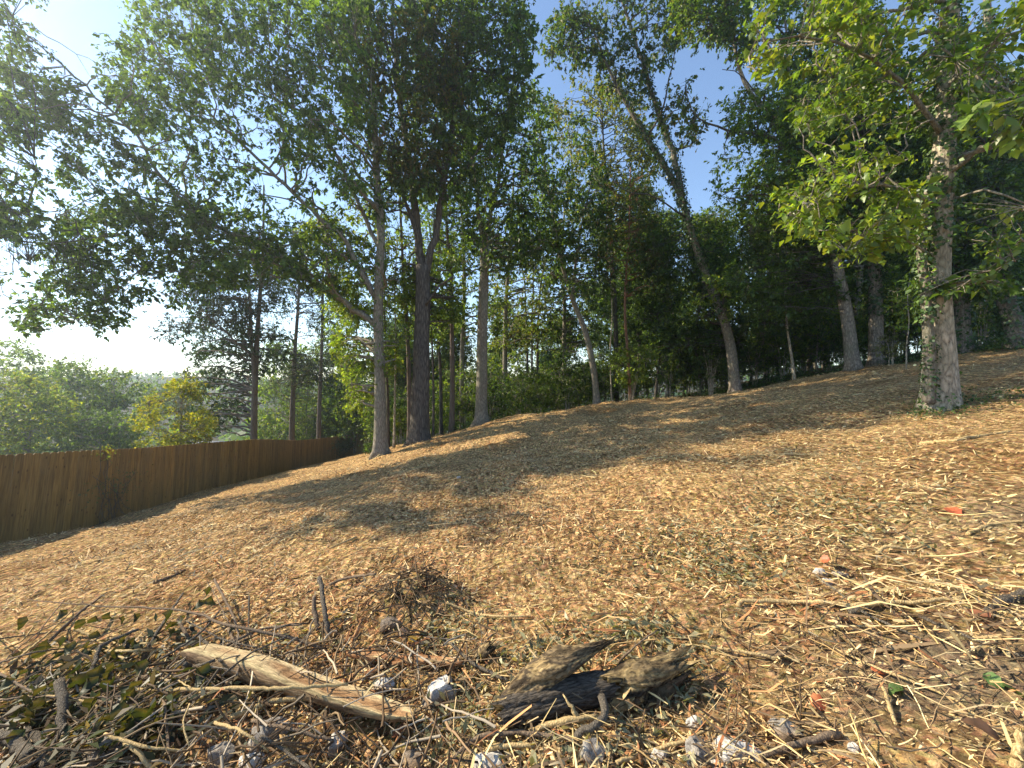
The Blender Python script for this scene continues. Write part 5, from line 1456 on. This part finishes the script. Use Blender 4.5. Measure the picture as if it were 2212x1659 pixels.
# split log: round back with bark, flat split face up
def split_log():
    a = on_ray(412, 1402, .16); b = on_ray(880, 1538, .10)
    Mx, L = log_frame(a, b)
    root = empty('split_log', (0, 0, 0)); root.matrix_world = Mx
    tag(root, 'long split log with pale inner wood, lying across the left brush', 'log')
    K, S = 70, 26
    s = np.linspace(0, 1, K)
    R = np.interp(s, [0, .06, .2, .5, .8, .95, 1], [.055, .072, .078, .076, .072, .058, .038])
    cut = np.interp(s, [0, .05, .30, .40, .55, .75, 1], [.10, .5, .62, .66, .34, .10, -.1])    # height of the split plane, as a share of the radius
    cut = cut + .05 * vnoise(s * 18, s * 0, 3)
    tilt = np.interp(s, [0, .4, .7, 1], [-.35, -.3, -.25, -.2])
    ringsV = []; faceV = []
    for k in range(K):
        c = np.clip(cut[k], -.9, .97); a0 = math.asin(c)
        th = np.linspace(a0, -math.pi - a0, S)          # from the right edge, round the underside, to the left edge
        rr = R[k] * (1 + .05 * vnoise(th * 2 + 9, np.full(S, s[k] * 14), 5) + .02 * vnoise(th * 9, np.full(S, s[k] * 60), 6))
        p = np.stack([np.cos(th) * rr, np.sin(th) * rr * .95], 1)
        ct, st = math.cos(tilt[k]), math.sin(tilt[k])
        p = p @ np.array([[ct, st], [-st, ct]])
        zz = s[k] * L + (.05 * vnoise(th * 3, th * 0, 8) if k == K - 1 else .04 * vnoise(th * 3, th * 0, 9) if k == 0 else 0)
        ringsV.append(np.column_stack([p, np.broadcast_to(zz, S)]))
        e0, e1 = p[0], p[-1]
        u = np.linspace(0, 1, 9)[:, None]
        f = e0 * (1 - u) + e1 * u
        n2 = np.array([-(e1 - e0)[1], (e1 - e0)[0]]); n2 = n2 / max(1e-6, np.hypot(*n2))
        if n2[1] < 0: n2 = -n2
        gouge = (.004 * vnoise(u[:, 0] * 7 + 3, np.full(9, s[k] * 5), 11) + .003 * vnoise(u[:, 0] * 16, np.full(9, s[k] * 9), 12)) * np.sin(np.pi * u[:, 0]) ** .5
        dish = -.012 * np.sin(np.pi * u[:, 0]) * (s[k] > .5)
        f = f + n2 * (gouge + dish)[:, None]
        zf = np.interp(u[:, 0], [0, 1], [ringsV[-1][0, 2], ringsV[-1][-1, 2]])
        faceV.append(np.column_stack([f, zf]))
    V = np.vstack(ringsV); idx = np.arange(K * S).reshape(K, S)
    F = np.stack([idx[:-1, :-1], idx[:-1, 1:], idx[1:, 1:], idx[1:, :-1]], -1).reshape(-1, 4)
    SS = np.repeat(s, S); TT = np.tile(np.linspace(0, 1, S), K)
    w0 = np.clip(.5 + 1.6 * fbm(SS * 16, TT * 4, 31, 4), 0, 1)[:, None]
    barkC = np.array([.20, .125, .07]) * (1 - w0) + np.array([.42, .29, .16]) * w0
    edge = (np.minimum(TT, 1 - TT) < .07 + .03 * vnoise(SS * 40, TT * 0, 2))[:, None]
    barkC = np.where(edge, np.array([.62, .48, .25]), barkC)
    mk_obj('round_back', mk_mesh('round_back', V, [F], barkC, True), M['splitwood'], root)
    V2 = np.vstack(faceV); id2 = np.arange(K * 9).reshape(K, 9)
    F2 = np.stack([id2[:-1, :-1], id2[1:, :-1], id2[1:, 1:], id2[:-1, 1:]], -1).reshape(-1, 4)
    S2 = np.repeat(s, 9); U2 = np.tile(np.linspace(0, 1, 9), K)
    rim = (np.minimum(U2, 1 - U2) < .16)[:, None]
    heart = ((S2 > .42) | ((S2 > .12) & (S2 < .26)))[:, None] & (np.abs(U2 - .5) < .3)[:, None]
    w1 = np.clip((.34 - np.abs(U2 - .5)) * 7, 0, 1) * np.clip((S2 - .40 + .12 * vnoise(S2 * 9, U2 * 5, 17)) * 9, 0, 1)
    w1 = np.maximum(w1, .8 * np.exp(-((S2 - .2) / .07) ** 2 - ((U2 - .5) / .22) ** 2))[:, None]
    fc = np.array([.68, .52, .29]) * (1 - w1) + np.array([.40, .23, .11]) * w1
    fc = fc * (1 + .28 * vnoise(S2 * 10, U2 * 9, 15) + .2 * vnoise(S2 * 40, U2 * 12, 16))[:, None]
    mk_obj('split_face', mk_mesh('split_face', V2, [F2], fc), M['splitwood'], root, None)
    for k in (0, K - 1):
        ring = np.vstack([ringsV[k], faceV[k][::-1][1:-1]]); cen = ring.mean(0) + [0, 0, .03 if k else -.01]
        n = len(ring)
        VV = np.vstack([ring, cen + (ring - cen) * .5 + rng.normal(0, .012, (n, 3)) * [0, 0, 1], cen])
        i0 = np.arange(n); i1 = (i0 + 1) % n
        mk_obj('splintered_end', mk_mesh('splintered_end', VV, [np.stack([i0, i1, i1 + n, i0 + n], -1), np.stack([i0 + n, i1 + n, np.full(n, 2 * n)], -1)],
               pal([(.72, .50, .22), (.55, .30, .12), (.75, .58, .30)], len(VV))), M['splitwood'], root)
split_log()

def slab(label, p0, p1, w, th, C, name='wood_splinter', roll=0.0, seed=0):
    Mx, L = log_frame(p0, p1)
    K, n = 22, 8
    s = np.linspace(0, 1, K)
    ww = w * (1 - np.abs(2 * s - 1) ** 5 * .55) * (1 + .25 * vnoise(s * 7, s * 0 + seed, 3))
    V = []
    for k in range(K):
        pr = np.array([(-.5, 0), (-.3, .5), (0, .42), (.3, .55), (.5, 0), (.25, -.5), (0, -.5), (-.25, -.5)]) * [ww[k], th]
        pr = pr * (1 + .2 * vnoise(np.arange(8) * 1.7 + seed, np.full(8, s[k] * 6), 5))[:, None]
        cr, sr = math.cos(roll), math.sin(roll)
        pr = pr @ np.array([[cr, sr], [-sr, cr]])
        V.append(np.column_stack([pr, s[k] * L + (.04 * vnoise(np.arange(8) * 2.0, np.full(8, k), 9) if k in (0, K - 1) else np.zeros(8))]))
    V = np.vstack(V); idx = np.arange(K * n).reshape(K, n); j = (np.arange(n) + 1) % n
    F = np.stack([idx[:-1], idx[:-1][:, j], idx[1:][:, j], idx[1:]], -1).reshape(-1, 4)
    me = mk_mesh(name, V, [F, idx[:1, ::-1], idx[-1:]], pal(C, len(V), None, .1))
    o = mk_obj(name, me, M['splitwood']); o.matrix_world = Mx
    return tag(o, label, 'wood splinter')
REDW = [(.46, .22, .10), (.55, .30, .14), (.40, .17, .07), (.62, .40, .20)]
slab('long reddish slab of splintered wood right of the upright grey stick', on_ray(752, 1412, .05), on_ray(1000, 1432, .04), .06, .03, REDW, roll=.4, seed=1)
slab('short red splinter lying below the long reddish slab', on_ray(790, 1455, .04), on_ray(880, 1425, .05), .035, .02, REDW, roll=.2, seed=2)
slab('reddish splinter standing up left of the long reddish slab', on_ray(760, 1390, .03), on_ray(780, 1345, .12), .03, .012, REDW, roll=.5, seed=3)
slab('small red splinter standing at bottom right of centre', on_ray(1386, 1650, .02), on_ray(1380, 1610, .08), .022, .012, REDW, roll=.2, seed=4)
slab('dark red bark slab propped under the right end of the split log', on_ray(850, 1590, .02), on_ray(880, 1560, .07), .04, .014, [(.22, .09, .04), (.28, .12, .06)], roll=.2, seed=5)
slab('tan bark slab in front of the bottom grey rocks', on_ray(640, 1655, .03), on_ray(610, 1590, .08), .045, .014, CH_TAN, roll=.3, seed=6)
slab('dark flat bark piece lying on the mulch at right of centre', on_ray(1635, 1415, .03), on_ray(1700, 1408, .05), .045, .012, [(.22, .15, .09), (.3, .2, .11)], roll=.3, seed=8, name='bark_slab')
slab('red wood chip leaning between the two rotten logs', on_ray(1255, 1475, .03), on_ray(1300, 1440, .06), .04, .014, REDW[:3], roll=.3, seed=9)

# ------------------------------------------------------------------ rocks
def rock(label, px, py, w, h, m, seed, sink=.25):
    p = ground_hit(px, py + h * .35)
    D = p[1]
    sx = w / FPX * D * .45; sz = h / FPX * D * .45
    bm = bmesh.new(); bmesh.ops.create_icosphere(bm, subdivisions=4, radius=1.0)
    V = np.array([v.co[:] for v in bm.verts]); 
    r = np.random.default_rng(seed)
    for k in range(15):
        n = nrm(r.normal(0, 1, 3)); d = r.uniform(.55, .88)
        V = V - n * np.maximum(0, V @ n - d)[:, None]
    V = V * (1 + .22 * fbm(V[:, 0] * 2.2 + seed + V[:, 2], V[:, 1] * 2.2 + V[:, 2] * 1.7, seed, 3)[:, None] + .10 * fbm(V[:, 0] * 7 + V[:, 2] * 3, V[:, 1] * 7 + seed - V[:, 2] * 4, seed + 5, 3)[:, None])
    V = V * np.array([sx, (sx + sz) * .5, sz]) * 1.18
    a = r.uniform(-.4, .4); V = V @ np.array([[1, 0, 0], [0, math.cos(a), math.sin(a)], [0, -math.sin(a), math.cos(a)]])
    for v, c in zip(bm.verts, V): v.co = c
    for f in bm.faces: f.smooth = True
    me = bpy.data.meshes.new('rock'); bm.to_mesh(me); bm.free()
    me.set_sharp_from_angle(angle=math.radians(24))
    o = mk_obj('rock', me, M[m]); o.location = (p[0], p[1], p[2] + sz * (1 - sink * 2) * .8)
    o.rotation_euler = (0, 0, r.uniform(-.5, .5))
    tag(o, label, 'rock')
RK = [('large dark grey rock in the lower left brush', 232, 1605, 92, 95, 'rock_grey'),
      ('pale grey rock at the bottom edge, second from the dark grey rock', 478, 1625, 58, 55, 'rock_grey'),
      ('whitish crumbly rock at the very bottom left of centre', 545, 1648, 75, 40, 'rock_white'),
      ('long brownish grey rock slanting below the split log', 575, 1582, 90, 75, 'rock_grey'),
      ('white egg-shaped rock below the right half of the split log', 730, 1592, 40, 60, 'rock_white'),
      ('white-grey rock behind the right end of the split log', 826, 1480, 52, 34, 'rock_white'),
      ('blocky white rock standing left of the rotten logs', 958, 1475, 74, 78, 'rock_white'),
      ('small grey-white rock below the blocky white rock', 922, 1518, 32, 36, 'rock_grey'),
      ('flat brown stone at the bottom left of centre', 905, 1635, 74, 44, 'rock_brown'),
      ('white rock cut by the bottom edge at centre', 1066, 1645, 88, 50, 'rock_white'),
      ('grey rock behind twigs at bottom centre right', 1278, 1628, 62, 56, 'rock_grey'),
      ('round grey-white rock beside the forked tan twig', 1424, 1632, 42, 50, 'rock_white'),
      ('grey pitted rock left of the big white rock at bottom right', 1508, 1620, 70, 56, 'rock_grey'),
      ('big lumpy white rock at bottom right', 1592, 1606, 92, 52, 'rock_white'),
      ('small smooth pale rock at the bottom edge under the big white rock', 1549, 1653, 36, 24, 'rock_white'),
      ('small grey-white rock half hidden in straw above the pitted rock', 1502, 1560, 40, 30, 'rock_white'),
      ('flat pale grey rock sunk in the mulch right of the big white rock', 1698, 1574, 64, 46, 'rock_grey'),
      ('tiny white rock at bottom right near the grey-brown stick', 1847, 1625, 26, 20, 'rock_white'),
      ('whitest of three small stones clustered on the mulch at right', 1768, 1231, 30, 18, 'rock_white'),
      ('greyest of three small stones clustered on the mulch at right', 1812, 1242, 36, 18, 'rock_grey'),
      ('lowest of three small stones clustered on the mulch at right', 1788, 1256, 26, 16, 'rock_white'),
      ('small white stone on the sunlit mulch in the middle of the slope', 990, 1030, 14, 9, 'rock_white'),
      ('grey stone lying in the mulch right of the brush heap', 838, 1352, 50, 26, 'rock_brown')]
for i, r in enumerate(RK): rock(*r, 100 + i, .46)

# ------------------------------------------------------------------ single fallen leaves
def fallen(label, px, py, s, C, up=.03):
    me = leaf_mesh(.10, .085, rng.uniform(.3, 1.1), rng.uniform(.1, .6), C)
    o = mk_obj('fallen_leaf', me, M['dryleaf']); p = gp(px, py, up)
    o.location = tuple(p); o.rotation_euler = (rng.normal(0, .4), rng.normal(.2, .3), rng.uniform(0, 6.28)); o.scale = (s,) * 3
    tag(o, label, 'leaf')
RL = [(.45, .12, .05), (.38, .09, .04), (.52, .2, .08)]
GL = [(.16, .24, .07), (.12, .2, .05)]
BL = [(.28, .17, .10), (.36, .24, .15), (.22, .14, .09)]
fallen('bright red-orange leaf at lower right, above the white rocks', 1748, 1524, .75, RL)
fallen('small red-orange leaf near the long straw stalk at lower right', 1881, 1466, .6, RL)
fallen('orange leaf lying on the cluster of three small stones', 1793, 1229, .7, RL, .06)
fallen('brown-red leaf at the end of the thick grey stick at the right edge', 2141, 1348, 1.0, [(.26, .11, .06), (.32, .15, .08)])
fallen('small red leaf farther up the slope at right', 2046, 1106, 1.2, RL)
fallen('light green leaf at lower right beside a darker one', 1931, 1490, .7, GL)
fallen('darker green leaf just below the light green one', 1950, 1513, .7, [(.07, .12, .03)])
fallen('pale green leaf near the right edge, left one of two', 2124, 1483, .7, GL)
fallen('broad green leaf near the right edge, right one of two', 2166, 1497, .9, GL)
fallen('pale tan dry leaf lying on the barky log', 1162, 1520, .8, [(.45, .38, .26), (.5, .43, .3)], .16)
fallen('dead brown leaf under the rotten log chunk', 1362, 1530, 1.1, BL)
fallen('dry brown leaf at bottom centre beside the flat stone', 1075, 1600, .9, BL)
fallen('curled brown leaf right of the upright grey stick', 860, 1380, 1.0, BL, .05)
fallen('big brown dead leaf in the lower right picture corner', 2165, 1640, 1.1, [(.13, .075, .04), (.18, .10, .055)], .05)
fallen('tan curled leaf between brush heap and rotten log', 905, 1395, 1.2, [(.45, .33, .2), (.5, .38, .24)], .05)
# ------------------------------------------------------------------ thin haze volume, added mostly to imitate lens glare at left
_dg = [o for o in bpy.data.objects if o.type == 'MESH']
bpy.context.view_layer.update()
_zz = [(o.matrix_world @ Vector(c)).z for o in _dg for c in o.bound_box]
ZLO, ZHI = min(_zz) - 1.0, max(_zz) + 1.0
print('HAZE', ZLO, ZHI)
def haze():
    m = bpy.data.materials.new('glare_haze'); m.use_nodes = True
    nt = m.node_tree; nt.nodes.clear()
    out = nt.nodes.new('ShaderNodeOutputMaterial')
    v = nt.nodes.new('ShaderNodeVolumePrincipled')
    v.inputs['Color'].default_value = (.80, .91, 1.0, 1)
    v.inputs['Density'].default_value = HAZE
    v.inputs['Anisotropy'].default_value = .7
    nt.links.new(v.outputs[0], out.inputs['Volume'])
    x0, x1, y0, y1, z0, z1 = -395., 395., -395., 395., ZLO, ZHI
    V = [(x0, y0, z0), (x1, y0, z0), (x1, y1, z0), (x0, y1, z0), (x0, y0, z1), (x1, y0, z1), (x1, y1, z1), (x0, y1, z1)]
    F = [(0, 3, 2, 1), (4, 5, 6, 7), (0, 1, 5, 4), (1, 2, 6, 5), (2, 3, 7, 6), (3, 0, 4, 7)]
    o = mk_obj('haze', mk_mesh('haze', V, [F]), m)
    tag(o, 'thin bluish haze filling the air, added mostly to stand in for lens glare', 'haze', None, 'stuff')
HAZE = .0014
haze()
